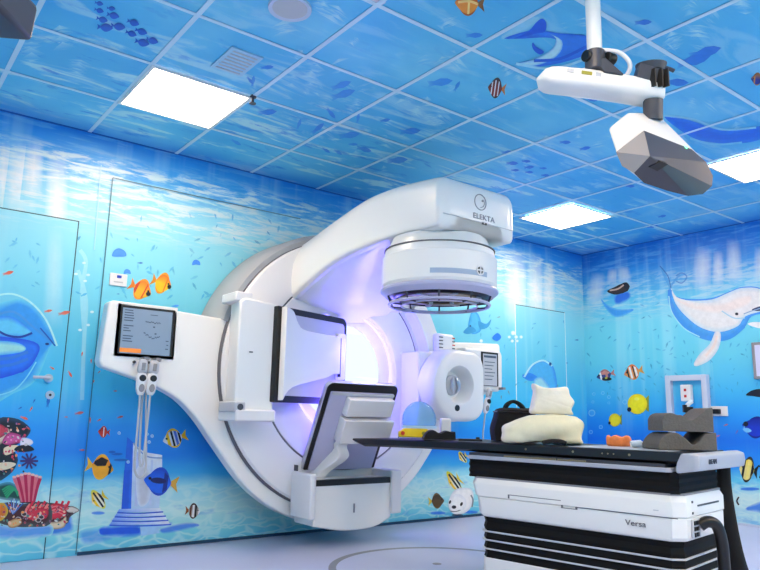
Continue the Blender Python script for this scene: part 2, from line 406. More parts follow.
    def brush(s, px, py, rx, ry, rot, c, a, n=5):        # a few tapering strokes side by side
        ca, sa = math.cos(R(rot)), math.sin(R(rot))
        for k in range(n):
            v = (k / max(1, n - 1) - .5) * 2 * ry; u0, u1 = -rx * random.uniform(.4, 1), rx * random.uniform(.4, 1); b_ = random.uniform(-.4, .4) * ry
            T = lambda u, w_: (px + u * ca + w_ * sa, py - u * sa + w_ * ca)
            wd = ry * random.uniform(.35, .7); m_ = (u0 + u1) / 2
            s.poly([T(u0, v), T(m_, v + b_ - wd), T(u1, v), T(m_, v + b_ + wd * .3)], c, 0, [0, a * .8, 0, a])
    def add(s, bm, mi):
        lay = bm.verts.layers.float_color.get('paint') or bm.verts.layers.float_color.new('paint')
        for v in bm.verts: v[lay] = (0, 0, 0, 0)
        vs = []
        for p, c in zip(s.V, s.C):
            v = bm.verts.new(p); v[lay] = c; vs.append(v)
        nf = []
        for f in s.Fc:
            try: q = bm.faces.new([vs[i] for i in f]); q.material_index = mi; nf.append(q)
            except ValueError: pass
def quad(bm, pts, mi=0):
    f = bm.faces.new([bm.verts.new(p) for p in pts]); f.material_index = mi; return f

WB, WD, WD2, WR, CE = Paint(1, Y1, -1), Paint(1, Y1 - .006, -1), Paint(1, Y1 - .006, -1), Paint(0, X1, -1), Paint(2, ZC, -1)
def door_line(y): return 78 - (y - 222) * 36 / 333
def S(px, py):
    if px < door_line(py) and py > 222: return WD
    if 514 < px < 566 and py > 309: return WD2
    return WB
random.seed(11)
CY, TQ = (.22, .68, .90), (.20, .62, .82)
# dabs of distant fish
for _ in range(85):
    x, y = random.uniform(4, 300), random.uniform(225, 300)
    if random.random() < .35: x, y = random.uniform(120, 270), random.uniform(215, 300)
    S(x, y).mote(x, y, random.uniform(4, 9), random.uniform(20, 160), random.choice([CY, TQ, (.25, .68, .88)]), random.uniform(.35, .75))
for _ in range(34):
    x, y = random.uniform(462, 578), random.uniform(315, 400)
    S(x, y).mote(x, y, random.uniform(3, 5), random.uniform(0, 180), random.choice([CY, TQ, (.5, .42, .45)]), random.uniform(.4, .7))
for _ in range(120):
    x, y = random.uniform(588, 758), random.uniform(300, 400)
    WR.mote(x, y, random.uniform(3, 6), random.uniform(10, 170), random.choice([(.14, .55, .74), TQ, (.2, .62, .84)]), random.uniform(.4, .7))
# light shafts
def shaft(Sf, x0, x1, y0, y1, sp, c, a):
    rows = [(0, 0), (.12, .45), (.3, .9), (.55, 1), (.8, .6), (1, 0)]; cols = [(0, 0), (.25, .7), (.5, 1), (.75, .7), (1, 0)]
    for (t0, a0), (t1, a1) in zip(rows, rows[1:]):
        for (u0, b0), (u1, b1) in zip(cols, cols[1:]):
            X = lambda u, t: x0 - 3 + (x1 - x0 + 6) * (u - .5) * (1 + .25 * t) + (x1 - x0) / 2 + 3 - sp * t
            Y = lambda t: y0 + (y1 - y0) * t
            Sf.poly([(X(u0, t0), Y(t0)), (X(u1, t0), Y(t0)), (X(u1, t1), Y(t1)), (X(u0, t1), Y(t1))], c, 0, [a * a0 * b0, a * a0 * b1, a * a1 * b1, a * a1 * b0])
for x0, x1, y0, y1, sp in ((14, 36, 142, 215, 6), (50, 66, 148, 290, 4), (30, 42, 140, 200, 5), (0, 10, 140, 215, 3)): shaft(WB, x0, x1, y0, y1, sp, (1, .98, .97), .75)
shaft(WD, 50, 62, 224, 330, 4, (.9, .95, .95), .35)
for x0, x1, y0, y1, sp in ((508, 524, 246, 330, 0), (530, 541, 252, 335, 0), (546, 552, 262, 330, 0)): shaft(WB, x0, x1, y0, y1, sp, (1, 1, .98), .7)
for x0, x1, y0, y1, sp in ((698, 710, 246, 292, 3), (716, 721, 250, 288, 1), (729, 738, 238, 286, -1), (611, 616, 268, 285, 2), (620, 627, 266, 284, -1), (594, 604, 272, 310, 6), (757, 764, 246, 285, 0)): shaft(WR, x0, x1, y0, y1, sp, (.90, .93, .96), .7)
# frieze of white ripples beside the sheet seams
for pts in (((80, 250), (86, 262), (82, 290), (84, 330)), ((78, 270), (86, 300), (84, 340), (82, 400))): WB.line(pts, 4, (.8, .95, .97), 0, .35)
for x, y in ((84, 263), (76, 274), (85, 281), (88, 275), (92, 312), (88, 325), (80, 330)): WB.ell(x, y, 2.2, 1.6, (.9, .97, .98), None, 1, .8, 0)
# orange-red small fish
for x, y, L, a in ((8, 273, 12, 15), (64, 313, 13, 12), (48, 311, 9, 10), (70, 374, 8, -60), (106, 317, 7, 10), (52, 368, 6, -30), (82, 354, 5, 80), (93, 382, 5, 60), (91, 361, 5, 90), (31, 409, 6, 60),
                   (24, 418, 9, -20), (79, 413, 10, 10), (90, 420, 6, 90), (18, 424, 5, 0), (8, 420, 5, 80), (82, 450, 6, 0), (120, 417, 7, 15), (99, 420, 5, 30), (28, 428, 5, -40), (66, 417, 4, 0), (115, 391, 4, 0), (99, 372, 4, 40)):
    S(x, y).mote(x, y, L, a, random.choice([(.92, .35, .22), (.88, .42, .30), (.80, .40, .38)]), .95, 2)
for x, y, L, a in ((48, 402, 12, 80), (20, 408, 5, 30), (34, 401, 5, 60), (22, 372, 6, 30), (140, 263, 6, 0), (118, 294, 3, 0)): S(x, y).mote(x, y, L, a, (.06, .32, .78), .8, 2)
# big smiling whale shark on the door
D = WD
D.blob([(-14, 318), (12, 300), (30, 303), (46, 318), (56, 341), (50, 348), (36, 380), (14, 393), (-14, 400)], (.16, .60, .93), (.40, .82, .94), 1)
D.line([(-6, 296), (12, 294), (30, 302), (46, 320), (57, 346)], 2.0, (.72, .94, .96), 3, .8)
D.blob([(-16, 322), (8, 316), (26, 326), (32, 335), (10, 338), (-16, 332)], (.35, .78, .96), (.14, .52, .94), 2)
D.line([(-6, 328), (6, 335), (20, 337), (32, 333)], 2.2, (.03, .22, .62), 3)
D.blob([(-16, 340), (14, 338), (38, 344), (36, 358), (22, 372), (-16, 378)], (.10, .45, .93), (.06, .30, .88), 2)
D.blob([(-14, 342), (14, 342), (26, 348), (18, 353), (-14, 355)], (.60, .86, .88), (.25, .66, .93), 3)
for y in (358, 365): D.line([(-10, y + 2), (10, y), (28, y - 6)], 3, (.05, .22, .84), 3, .7)
D.line([(-6, 316), (14, 312), (34, 328), (50, 340)], 2.4, (.12, .46, .88), 3, .7)
D.line([(40, 328), (47, 336), (55, 346)], 1.4, (.06, .34, .75), 4)
D.line([(-4, 396), (14, 390), (26, 378), (36, 362)], 1.3, (.55, .88, .97), 3, .7)
D.blob([(8, 294), (14, 284), (20, 292), (16, 298)], (.45, .82, .93), None, 1, .6, .2)
D.ell(47, 344, 2, 1.2, (.04, .2, .5), lvl=4)
# coral garden, low on the door and the sheet beside it
D.blob([(-6, 424), (14, 418), (30, 428), (26, 438), (14, 448), (18, 460), (10, 474), (-6, 478)], (.05, .10, .14), (.10, .14, .2), 1, 1, .9)
D.blob([(-6, 430), (8, 428), (10, 436), (4, 442), (-6, 446)], (.85, .78, .70), (.4, .3, .3), 2)
D.blob([(4, 448), (14, 445), (20, 447), (12, 453), (5, 455)], (.92, .86, .74), None, 2); D.blob([(-4, 464), (8, 462), (16, 464), (8, 469), (-4, 470)], (.9, .85, .75), None, 2)
D.blob([(-6, 429), (0, 424), (8, 431), (0, 438), (-6, 438)], (.78, .25, .32), (.55, .15, .25), 3)
D.blob([(2, 442), (8, 433), (18, 434), (28, 439), (30, 443), (18, 443), (8, 445)], (.82, .35, .62), (.62, .16, .42), 3)
D.blob([(22, 438), (30, 439), (33, 443), (26, 447), (20, 445)], (.92, .90, .95), (.75, .85, .95), 3)
for x, y in ((8, 437), (13, 436), (18, 437), (11, 440), (22, 440), (16, 441)): D.ell(x, y, 1.1, .8, (.95, .62, .82), lvl=4, n=6)
D.blob([(18, 446), (28, 445), (34, 450), (22, 452), (14, 450)], (.03, .05, .08), None, 3)
for a in range(0, 360, 36): D.line([(29, 461), (29 + 9 * math.cos(R(a)), 461 - 8 * math.sin(R(a)))], 2.0, (.22, .16, .42), 3)
D.blob([(-4, 486), (10, 482), (20, 490), (24, 500), (6, 500), (-4, 496)], (.05, .30, .28), (.1, .4, .5), 2, 1, .6)
for k in range(5): D.line([(2 + k, 490 + k * 2), (10 + k, 486 + k), (18, 492 + k)], 1.6, (.15, .62, .42), 3)
for k in range(8):
    t = k / 7; x0, x1 = 20 + t * 12, 14 + t * 26
    D.line([(x0 + 2, 502), ((x0 + x1) / 2 + 1, 488), (x1, 474 + abs(t - .5) * 8)], lambda u: 2.2 + 1.5 * u, ((.72, .12, .30) if k % 2 else (.85, .45, .52)), 3 + k % 2)
    D.ell(x1, 473 + abs(t - .5) * 8, 2.0, 1.3, (.93, .74, .70), lvl=5, n=8)
D.poly([(19, 503), (32, 503), (30, 490), (22, 490)], (.18, .03, .1), 2)
WB.blob([(34, 510), (46, 503), (60, 504), (70, 506), (78, 510), (70, 517), (66, 524), (44, 526), (34, 520)], (.30, .08, .12), (.10, .05, .1), 1, 1, .9)
D.blob([(-6, 508), (8, 502), (22, 504), (34, 502), (50, 504), (50, 524), (30, 527), (10, 526), (-6, 520)], (.28, .12, .14), (.10, .07, .12), 1, 1, .9)
D.blob([(-6, 506), (4, 503), (8, 512), (2, 520), (-6, 520)], (.88, .48, .15), (.8, .75, .25), 3)
for k in range(7): D.line([(13, 514), (5 + 3 * k, 503 - 1.5 * (3 - abs(3 - k)))], 1.1, (.72, .80, .92) if k % 2 else (.25, .42, .75), 4)
for Q, xs in ((D, range(28, 47, 3)), (WB, range(52, 68, 3))):
    for k, x in enumerate(xs): Q.line([(x - 3, 517), (x - 2, 510), (x + 2, 504 - (k % 2) * 3)], 2.4, (.86, .16, .27) if k % 2 else (.95, .50, .48), 5)
WB.blob([(48, 507), (56, 503), (64, 506), (66, 514), (58, 519), (49, 517)], (.88, .18, .28), (.72, .10, .20), 6)
for k in range(3): WB.line([(50, 508 + 3 * k), (57, 506 + 3 * k), (64, 509 + 3 * k)], 1.1, (.96, .48, .5), 7)
D.blob([(26, 514), (32, 509), (40, 508), (48, 510), (46, 518), (36, 520), (28, 519)], (.85, .2, .3), (.7, .1, .2), 6)
WB.blob([(66, 508), (72, 506), (79, 510), (74, 513), (67, 512)], (.86, .82, .78), (.3, .22, .2), 6)
for x, y in ((18, 519), (24, 514), (41, 517), (38, 520)): D.ell(x, y, 3, 2.4, (.25, .18, .2), (.9, .86, .85), 7)
D.blob([(8, 522), (16, 518), (22, 522), (16, 527), (9, 527)], (.85, .72, .5), (.6, .3, .2), 7)
WB.blob([(44, 523), (60, 521), (66, 516), (64, 527), (50, 529)], (.90, .84, .70), (.6, .5, .4), 3)
D.blob([(-6, 524), (20, 525), (50, 524), (50, 536), (20, 540), (-6, 538)], (.10, .45, .90), None, 0, .7, 0)
WB.blob([(44, 526), (66, 512), (70, 512), (74, 530), (58, 536), (44, 534)], (.12, .45, .88), None, 0, .9, 0)
rc = random.Random(3)
for _ in range(150):
    if rc.random() < .7: x, y = rc.uniform(0, 74), rc.uniform(505, 526)
    else: x, y = rc.uniform(0, 26), rc.uniform(422, 474)
    if y > 500 and (x > 66 and y < 508): continue
    q = D if x < door_line(y) - 1 else WB
    q.ell(x, y, rc.uniform(.6, 2.0), rc.uniform(.5, 1.4), rc.choice([(.9, .35, .4), (.95, .75, .6), (.7, .12, .25), (.85, .82, .8), (.2, .12, .18), (.95, .6, .3), (.5, .2, .4), (.3, .5, .45), (.85, .2, .3)]), None, 8, 1, .7, rot=rc.uniform(0, 180), n=8)
# broken column
W = WB
W.poly([(127, 437), (134, 443), (131, 512), (121, 512)], (.12, .42, .90), 2)
W.poly([(124, 470), (130, 470), (128, 512), (121, 512)], (.11, .37, .87), 3)
W.poly([(133, 443), (144, 452), (162, 455), (162, 468), (159, 508), (131, 510)], [(.82, .88, .97), (.9, .92, .97), (.93, .95, .98), (.85, .9, .97), (.75, .85, .95), (.7, .82, .95)], 2)
W.line([(138, 452), (136, 480), (136, 506)], 2.5, (.74, .80, .95), 3); W.line([(152, 460), (151, 480), (150, 505)], 2, (.78, .84, .96), 3)
W.line([(133, 443), (146, 456), (162, 458)], 1.4, (.55, .66, .85), 3)
W.blob([(136, 470), (146, 466), (152, 480), (148, 502), (138, 504)], (.80, .81, .86), (.86, .90, .97), 3)
for k in range(4):
    y = 509 + 4.2 * k; e = 2.6 * k
    W.poly([(119 - e, y), (160 + e, y - 1), (162 + e, y + 2.6), (117 - e, y + 3.2)], [(.55, .70, .95), (.93, .95, .98), (.88, .92, .98), (.4, .58, .93)], 3)
    W.line([(117 - e, y + 3.6), (140, y + 4.2), (163 + e, y + 2.8)], 1.3, (.16, .36, .85), 4)
W.blob([(104, 526), (138, 524), (140, 536), (106, 537), (98, 532)], (.10, .36, .88), (.16, .52, .92), 2, 1, .3)
W.poly([(140, 526), (172, 522), (172, 531), (141, 536)], (.62, .80, .95), 2)
W.blob([(160, 528), (186, 522), (200, 525), (186, 530), (164, 534)], (.15, .42, .90), None, 2, .8, 0)
W.blob([(80, 530), (110, 528), (112, 540), (84, 545)], (.12, .48, .90), None, 1, .6, 0)
for x, y, rx in ((117, 454, 6), (121, 460, 8), (112, 452, 4)): W.ell(x, y, rx, 1.8, (.05, .33, .70), None, 2, .8, 0)
for x, y in ((119, 433), (147, 434), (149, 442), (128, 462), (152, 436)): W.ell(x, y, 1.6, 1.6, (.75, .93, 1), (.9, .98, 1), 3, .4, 1, n=10)
# reef fish on the back wall
YL, OR, BK, WH = (.98, .80, .12), (.95, .55, .12), (.05, .05, .07), (.95, .95, .95)
W.fish(140, 289, 24, 17, -28, (.97, .72, .12), (.95, .50, .10), (.9, .5, .15), ((.18, .24, (.9, .35, .12)), (-.24, -.12, (.85, .28, .15))), (.96, .60, .12))
W.ell(148, 294, 2.4, 2.2, BK, lvl=6, n=10)
W.fish(161, 283, 21, 17, -22, (.98, .78, .10), (.94, .45, .14), (.9, .55, .1), ((.2, .26, (.93, .5, .1)),), (.96, .62, .12)); W.ell(169, 287, 2, 2.2, BK, lvl=6, n=10)
for x, y, r in ((119, 254, 7), (127, 272, 3.5), (196, 263, 4)): W.blob([(x - r, y + 2), (x - r * .7, y - r * .5), (x, y - r * .8), (x + r * .8, y - r * .4), (x + r, y + 2), (x, y + r * .4)], (.30, .60, .98), (.25, .55, .95), 2)
W.mote(175, 306, 8, 5, (.25, .60, .98), .9, 2)
W.fish(104, 432, 12, 9, 175, (.82, .22, .14), (.6, .14, .1), (.75, .2, .15), ((0, .08, WH),), (.7, .2, .12))
W.fish(99.5, 467, 28, 20, -12, (.98, .68, .10), (.95, .55, .10), (.98, .75, .2), ((.34, .42, BK),), (.97, .72, .15), top=(.10, .06, .05))
W.fish(175, 438, 25, 15, 195, (.82, .86, .92), (.75, .85, .95), (.97, .80, .15), ((.22, .34, YL), (.06, .14, BK), (-.1, .0, (.30, .45, .85)), (-.22, -.14, BK)), YL)
W.fish(161, 482, 35, 22, 172, (.10, .42, .93), (.07, .34, .85), (.90, .68, .25), ((-.18, -.06, (.05, .18, .55)),), (.08, .30, .80), lvl=5); W.ell(158, 480.5, 8, 3, (.08, .13, .40), lvl=9, rot=-5)
W.fish(99, 499, 16, 17, 215, (.96, .95, .85), YL, (.9, .8, .2), ((.25, .40, YL), (.02, .14, BK), (-.24, -.1, BK)), (.92, .90, .35)); W.ell(98, 513, 7, 2, (.15, .50, .90), None, 1, .9, .2)
W.fish(192.5, 511, 15, 12, -5, (.72, .70, .66), (.6, .55, .5), (.55, .3, .1), ((-.2, -.08, (.4, .2, .08)), (-.02, .1, WH), (.14, .26, BK), (.36, .5, WH)), (.2, .1, .06))
S(436, 501).fish(436, 501, 16, 12, 3, (.36, .27, .14), (.25, .18, .10), (.90, .80, .25), (), (.45, .34, .15)); W.ell(438, 513, 8, 2, (.15, .48, .90), None, 1, .95, .2)
W.fish(455, 482, 13, 20, 215, (.96, .95, .85), YL, (.9, .8, .2), ((.25, .4, YL), (.0, .14, BK), (-.24, -.1, BK)), (.92, .88, .2))
W.fish(463, 457, 9, 10, 215, (.96, .95, .85), YL, (.9, .8, .2), ((.25, .4, YL), (.0, .14, BK), (-.24, -.1, BK)), (.92, .88, .2))
# painted white seal pup
W.blob([(448, 506), (450, 496), (456, 489), (468, 488), (473, 493), (472, 504), (466, 512), (454, 514)], (.97, .96, .95), (.86, .87, .90), 4)
W.ell(457, 503, 9, 9, (.98, .97, .96), (.92, .92, .93), 5)
W.ell(449.5, 502, 1.1, 2, BK, lvl=6, rot=-20, n=8); W.ell(461, 504, 1.3, 2.2, BK, lvl=6, rot=-25, n=8); W.ell(453.5, 507, 2.4, 1.8, BK, lvl=6, n=8)
W.line([(450, 511), (455, 511.5), (460, 510)], .8, (.4, .4, .42), 6); W.ell(457, 515, 6, 1.4, (.12, .16, .25), None, 3, 1, .3); W.ell(470, 512, 8, 2, (.15, .48, .9), None, 2, .95, .1)
W.line([(470.5, 495), (472.5, 500), (471.5, 507)], 1.5, (.5, .52, .55), 6)
# dolphins, turtle and bubbles at the right end of the back wall
W.blob([(472, 311), (479, 316), (481, 330), (472, 334), (468, 326)], (.35, .75, .93), (.22, .62, .90), 2)
W.blob([(478, 321), (486, 324), (491, 319), (488, 327), (480, 329)], (.25, .62, .85), None, 2); W.blob([(463, 332), (470, 326), (476, 331), (468, 334)], (.25, .62, .85), None, 2)
W.ell(470, 326, 1, 1, (.1, .3, .5), lvl=4, n=6)
W.blob([(492, 338), (497, 333), (501, 337), (497, 341)], (.16, .50, .92), None, 2)
for x, y, r in ((513, 333, 2.6), (509, 337, 1.6), (516, 337, 2), (521, 337, 1.8), (512, 341, 1.8), (517, 341, 1.6), (481, 341, 2), (470, 344, 1.6)): S(x, y).ell(x, y, r, r, (.93, .98, 1), (.7, .92, .97), 2, 1, .4, n=10)
WD2.blob([(524, 377), (530, 366), (540, 360), (551, 363), (556, 376), (556, 390), (546, 392), (540, 384), (530, 379)], (.32, .72, .95), (.22, .58, .93), 1)
WD2.line([(524, 377), (532, 365), (543, 360.5), (552, 366)], 1.8, (.75, .93, .97), 3, .85)
WD2.blob([(522, 376), (530, 373), (538, 378), (530, 381)], (.20, .55, .93), None, 2); WD2.blob([(533, 381), (542, 377), (552, 392), (538, 394)], (.62, .86, .93), (.30, .66, .94), 2); WD2.ell(550, 364, 1.4, 1.8, (.1, .3, .6), lvl=4, n=6)
W.mote(576.5, 340, 4, 0, (.08, .35, .7), .9, 2); W.mote(566, 363, 4, 0, (.1, .4, .7), .7, 2)
# right wall: beluga
Q = WR
beluga = [(670, 287), (676, 296), (690, 299), (712, 298), (728, 292), (742, 287), (760, 288), (770, 300), (770, 312), (752, 316), (744, 328), (728, 338), (708, 338), (690, 330), (676, 316), (668, 300)]
Q.blob(beluga, (.30, .66, .94), (.22, .58, .92), 1)
Q.blob([(671, 288), (677, 297), (690, 300.5), (712, 299.5), (728, 293), (742, 288), (760, 289), (770, 300), (768, 309), (746, 316), (738, 326), (720, 332), (702, 328), (688, 318), (676, 304)], (.93, .93, .93), (.85, .90, .93), 2, 1, .85)
Q.blob([(676, 298), (700, 303), (724, 302), (738, 296), (752, 296), (748, 306), (724, 314), (700, 312), (684, 306)], (.96, .92, .90), (.93, .93, .93), 3)
Q.line([(670, 290), (671, 304), (680, 321), (694, 333), (712, 339), (730, 337), (744, 326)], 4, (.12, .52, .93), 3, .8)
Q.line([(669, 296), (672, 312), (684, 328), (700, 337)], 1.2, (.7, .92, .98), 4, .7)
Q.blob([(716, 331), (721, 334), (719, 348), (710, 360), (698, 366), (694, 364), (700, 354), (710, 344)], (.93, .92, .92), (.80, .88, .93), 5)
Q.line([(717, 336), (714, 346), (706, 356)], 2.5, (.95, .89, .86), 6)
Q.blob([(748, 324), (756, 322), (770, 324), (770, 328), (758, 328)], (.93, .95, .96), None, 4)
Q.blob([(752, 310), (758, 307), (768, 305), (768, 309), (760, 311)], (.10, .18, .35), None, 5); Q.line([(744, 314), (752, 311), (762, 308)], 1.0, (.55, .68, .8), 5)
Q.ell(737, 314, 1.8, 1.5, (.1, .12, .2), lvl=6, n=8); Q.line([(722, 311), (734, 318), (745, 318)], 1.2, (.75, .84, .9), 5, .7)
Q.line([(662, 268), (666, 278), (671, 288)], 3.0, (.30, .66, .90), 2, .8); Q.line([(671, 288), (668, 276), (660, 266)], 1.0, (.10, .40, .75), 3, .8); Q.line([(676, 276), (682, 273), (687, 277), (682, 283), (676, 281)], 1.3, (.15, .48, .82), 2, .7)
Q.line([(671, 286), (676, 279), (680, 275)], 2, (.25, .60, .88), 2, .7)
# boat, whale and reef fish
Q.blob([(607, 291), (615, 287), (624, 283), (629, 286), (628, 291), (618, 294.5), (612, 294)], (.20, .14, .14), (.10, .10, .14), 3, sm=2)
Q.line([(610, 290.5), (618, 289), (624, 285)], 1.6, (.82, .68, .62), 5); Q.blob([(622, 284), (627, 282.5), (630, 287), (626, 289)], (.10, .11, .16), None, 4)
Q.blob([(615, 294), (628, 291), (631, 297), (624, 303), (615, 304)], (.10, .42, .88), None, 2, .95, .1)
Q.blob([(601, 299), (608, 305), (618, 309), (634, 309), (626, 315), (615, 317), (606, 309)], (.22, .62, .94), (.25, .66, .94), 2, 1, .5)
Q.mote(576, 346, 4, 0, (.1, .4, .7), .8, 1)
Q.fish(606, 375, 19, 9, 195, (.20, .26, .55), (.25, .2, .35), (.80, .50, .48), ((.22, .32, WH), (-.1, .02, (.85, .55, .5))), (.75, .48, .45), top=(.85, .55, .5)); Q.ell(607, 379, 5, 1.8, (.06, .06, .08), lvl=5); Q.ell(606.5, 378, 1.4, 1, (.85, .8, .2), lvl=6, n=6)
Q.fish(634, 372, 20, 12, 195, (.93, .62, .35), (.92, .48, .25), (.9, .65, .3), ((.26, .33, BK), (.10, .2, WH), (-.04, .02, BK), (-.16, -.06, WH)), (.90, .50, .25))
Q.ell(637.5, 404, 9.8, 10.2, (.98, .93, .06), (.95, .86, .05), 3, n=20); Q.ell(629.5, 409.5, 2.2, 2.4, (.08, .09, .15), lvl=5, n=8); Q.poly([(645, 399), (649, 395), (649, 412), (645, 409)], (.6, .62, .12), 2); Q.ell(637, 399, 3, 2, (1, .97, .35), (.98, .93, .06), 4)
Q.ell(615, 420, 6, 6.6, (.97, .90, .10), (.90, .82, .08), 3, n=16); Q.ell(609.8, 423, 1.3, 1.6, (.08, .09, .15), lvl=5, n=8); Q.poly([(619, 417), (622, 414), (622, 425), (619, 423)], (.5, .6, .2), 2)
for x, y, r in ((592, 413, 3.4), (594, 394, 1.6), (603, 393, 1.8), (609, 397, 1.8), (593, 402, 1.4), (601, 427, 2), (591, 432, 2), (625, 402, 2.4), (609, 403, 1.3), (586, 405, 1.3)): Q.ell(x, y, r, r, (.35, .75, .98), (.65, .9, 1), 2, .3, .9, n=10)
Q.mote(726, 425, 5, 20, (.80, .42, .45), .9, 3); Q.mote(718, 436, 5, 20, (.78, .42, .5), .9, 3); Q.mote(737, 432, 5, 60, (.45, .42, .75), .9, 3)
Q.blob([(746, 395), (752, 390.5), (762, 389), (770, 393), (762, 397), (752, 396)], (.06, .08, .14), None, 3)
Q.fish(758, 428, 32, 17, 168, (.08, .22, .78), (.06, .15, .60), (.1, .2, .5), ((.40, .44, (.45, .75, .95)),), (.05, .12, .55), eye=False); Q.ell(746, 424, 2.6, 2.6, (.05, .06, .12), lvl=6); Q.blob([(743, 429), (748, 428), (752, 431), (747, 432.5)], (.45, .75, .95), None, 6)
Q.fish(749, 470, 19, 20, 170, (.93, .88, .55), (.95, .85, .3), BK, ((.22, .34, BK), (-.04, .1, (.96, .9, .5)), (-.26, -.12, BK)), (.2, .18, .12)); Q.line([(758, 466), (763, 468), (760, 478)], 1.5, BK, 5)
Q.ell(750, 489, 10, 2, (.12, .45, .88), None, 2, .95, .2); Q.blob([(745, 509), (758, 502), (770, 500), (770, 514), (756, 512)], (.16, .48, .90), None, 2, .9, .2); Q.line([(739, 497), (737, 501), (739, 505)], 1.6, (.10, .1, .15), 3)
# ceiling
C = CE
SB, LB = (.10, .42, .88), (.72, .90, .96)
for x, y, L, a in ((99, 3, 9, -12), (99, 10, 10, -15), (111, 8, 9, -5), (113, 15, 13, -12), (102, 19, 12, -14), (118, 26, 15, -8), (105, 27, 16, -5), (133, 22, 13, -18), (131, 33, 12, -20), (141, 31, 13, -18), (142, 42, 15, -14), (152, 40, 13, -18)): C.fish(x, y, L, L * .5, a, (.10, .38, .82), (.05, .25, .66), (.1, .38, .8), eye=False)
for x, y, L, a in ((267, 67, 14, 5), (253, 81, 12, 80), (267, 112, 20, 5), (299, 124, 12, 70), (318, 128, 16, 40), (331, 113, 14, -50), (358, 118, 11, 80), (341, 85, 22, 20), (343, 94, 26, 18), (385, 120, 11, 10), (410, 131, 22, 5), (349, 135, 22, 8), (326, 150, 10, -30), (338, 152, 10, -30), (364, 149, 16, -15), (353, 144, 10, 0), (397, 160, 22, 5),
                   (440, 82, 26, 8), (457, 86, 12, 60), (474, 35, 18, 2), (507, 152, 12, 5), (236, 142, 12, -30), (250, 80, 10, -50)): C.mote(x, y, L, a, random.choice([(.12, .50, .90), (.18, .56, .92)]), .85, 1)
for x, y, L, a in ((705, 52, 34, 16), (693, 60, 36, 14), (643, 22, 18, 4), (676, 82, 26, -2), (512, 163, 13, 0), (526, 161, 10, 0), (529, 167, 11, 5), (543, 168, 8, 0), (515, 170, 9, 0), (529, 172, 9, 0), (545, 175, 9, 0), (565, 142, 12, 0), (585, 148, 12, 10), (590, 98, 16, -20), (630, 186, 10, 0), (662, 216, 9, 10), (652, 226, 12, 10)): C.mote(x, y, L, a, (.09, .42, .86), .85, 1)
for _ in range(90):
    x, y = random.choice([(random.uniform(240, 420), random.uniform(60, 180)), (random.uniform(420, 600), random.uniform(10, 180)), (random.uniform(560, 760), random.uniform(0, 150))])
    C.brush(x, y, random.uniform(7, 16), random.uniform(1.5, 5), random.uniform(-40, 25), LB, random.uniform(.4, .8), random.randint(2, 5))
for x, y, rx, ry, r in ((313, 78, 14, 8, -10), (300, 55, 6, 3, -30), (335, 16, 16, 5, -30), (322, 4, 12, 6, -20), (284, 30, 14, 4, 10), (415, 112, 10, 4, -20), (440, 116, 9, 4, -20), (455, 66, 14, 5, -30), (354, 42, 5, 3, -40), (674, 42, 12, 5, 20), (697, 32, 20, 4, -5), (742, 4, 12, 6, 0), (60, 40, 14, 8, 10), (30, 52, 16, 9, 0), (80, 70, 18, 6, -15)): C.brush(x, y, rx * 1.2, ry * 1.2, r, LB, .9, 6)
# painted dolphin overhead
C.blob([(504, 38), (530, 30), (548, 31), (560, 33), (590, 36), (592, 50), (570, 60), (540, 66), (514, 64), (540, 57), (554, 48), (557, 40), (546, 37), (526, 38)], (.16, .50, .92), (.12, .42, .88), 2, ctr=(570, 50), sm=3)
C.blob([(514, 64), (536, 58), (552, 48), (556, 38), (549, 33), (562, 40), (560, 52), (548, 61), (530, 66)], (.72, .90, .95), (.45, .75, .93), 3, sm=3)
C.blob([(514, 38), (528, 31), (536, 22), (542, 18), (546, 22), (545, 31), (536, 33), (526, 36)], (.08, .36, .86), (.10, .40, .88), 3, sm=3)
C.blob([(533, 42), (536, 46), (544, 51), (540, 54), (534, 50), (532, 45)], (.08, .36, .86), None, 3, sm=3)
C.blob([(500, 38), (520, 20), (540, 16), (534, 26), (516, 36)], (.62, .86, .95), None, 1, .7, .1); C.line([(516, 63), (545, 68), (570, 64), (590, 56)], 2.5, (.62, .86, .96), 3); C.line([(534, 60), (560, 58), (586, 46)], 3, (.10, .38, .86), 4)
# painted whale by the scanner
C.blob([(664, 116), (690, 120), (720, 130), (748, 128), (762, 126), (762, 138), (740, 143), (712, 142), (690, 136)], (.10, .42, .90), (.14, .50, .92), 2)
C.line([(664, 115), (694, 119), (722, 129), (756, 127)], 2, (.62, .86, .97), 3, .8); C.line([(690, 138), (714, 144), (742, 142)], 2, (.55, .82, .96), 3, .7)
C.fish(470, 3, 30, 20, 176, (.95, .58, .15), (.80, .34, .08), (.55, .35, .15), ((.0, .07, (1, .85, .5)),), (.75, .35, .1), eye=False); C.line([(458, 1), (469, 0), (478, 3)], 2.5, (1, .82, .5), 6)
C.fish(497, 88, 18, 16, 172, (.55, .16, .10), (.35, .12, .10), (.85, .5, .2), ((.26, .32, WH), (.08, .14, WH), (-.1, -.05, WH)), (.25, .13, .10))
C.fish(758, 79, 14, 10, 175, (.10, .16, .55), (.7, .45, .12), (.8, .5, .15), ((.2, .3, (.8, .5, .15)),), (.7, .45, .15))
C.ell(378, 1, 8, 4, (.90, .84, .90), None, 2, 1, .6)
# seams of wall sheets (thin joints)
SEAM = (.22, .42, .52)
W.line([(112.5, 178), (94, 365), (75.5, 554)], 1.1, SEAM, 8, .9, 0)
W.line([(112.5, 178), (300, 219)], .9, (.40, .52, .58), 8, .9, 0)
W.line([(101, 165), (94, 250)], 1.2, (.75, .92, .95), 8, .5, 0)
W.line([(330, 536), (330, 526)], .8, SEAM, 8, 1, 0)

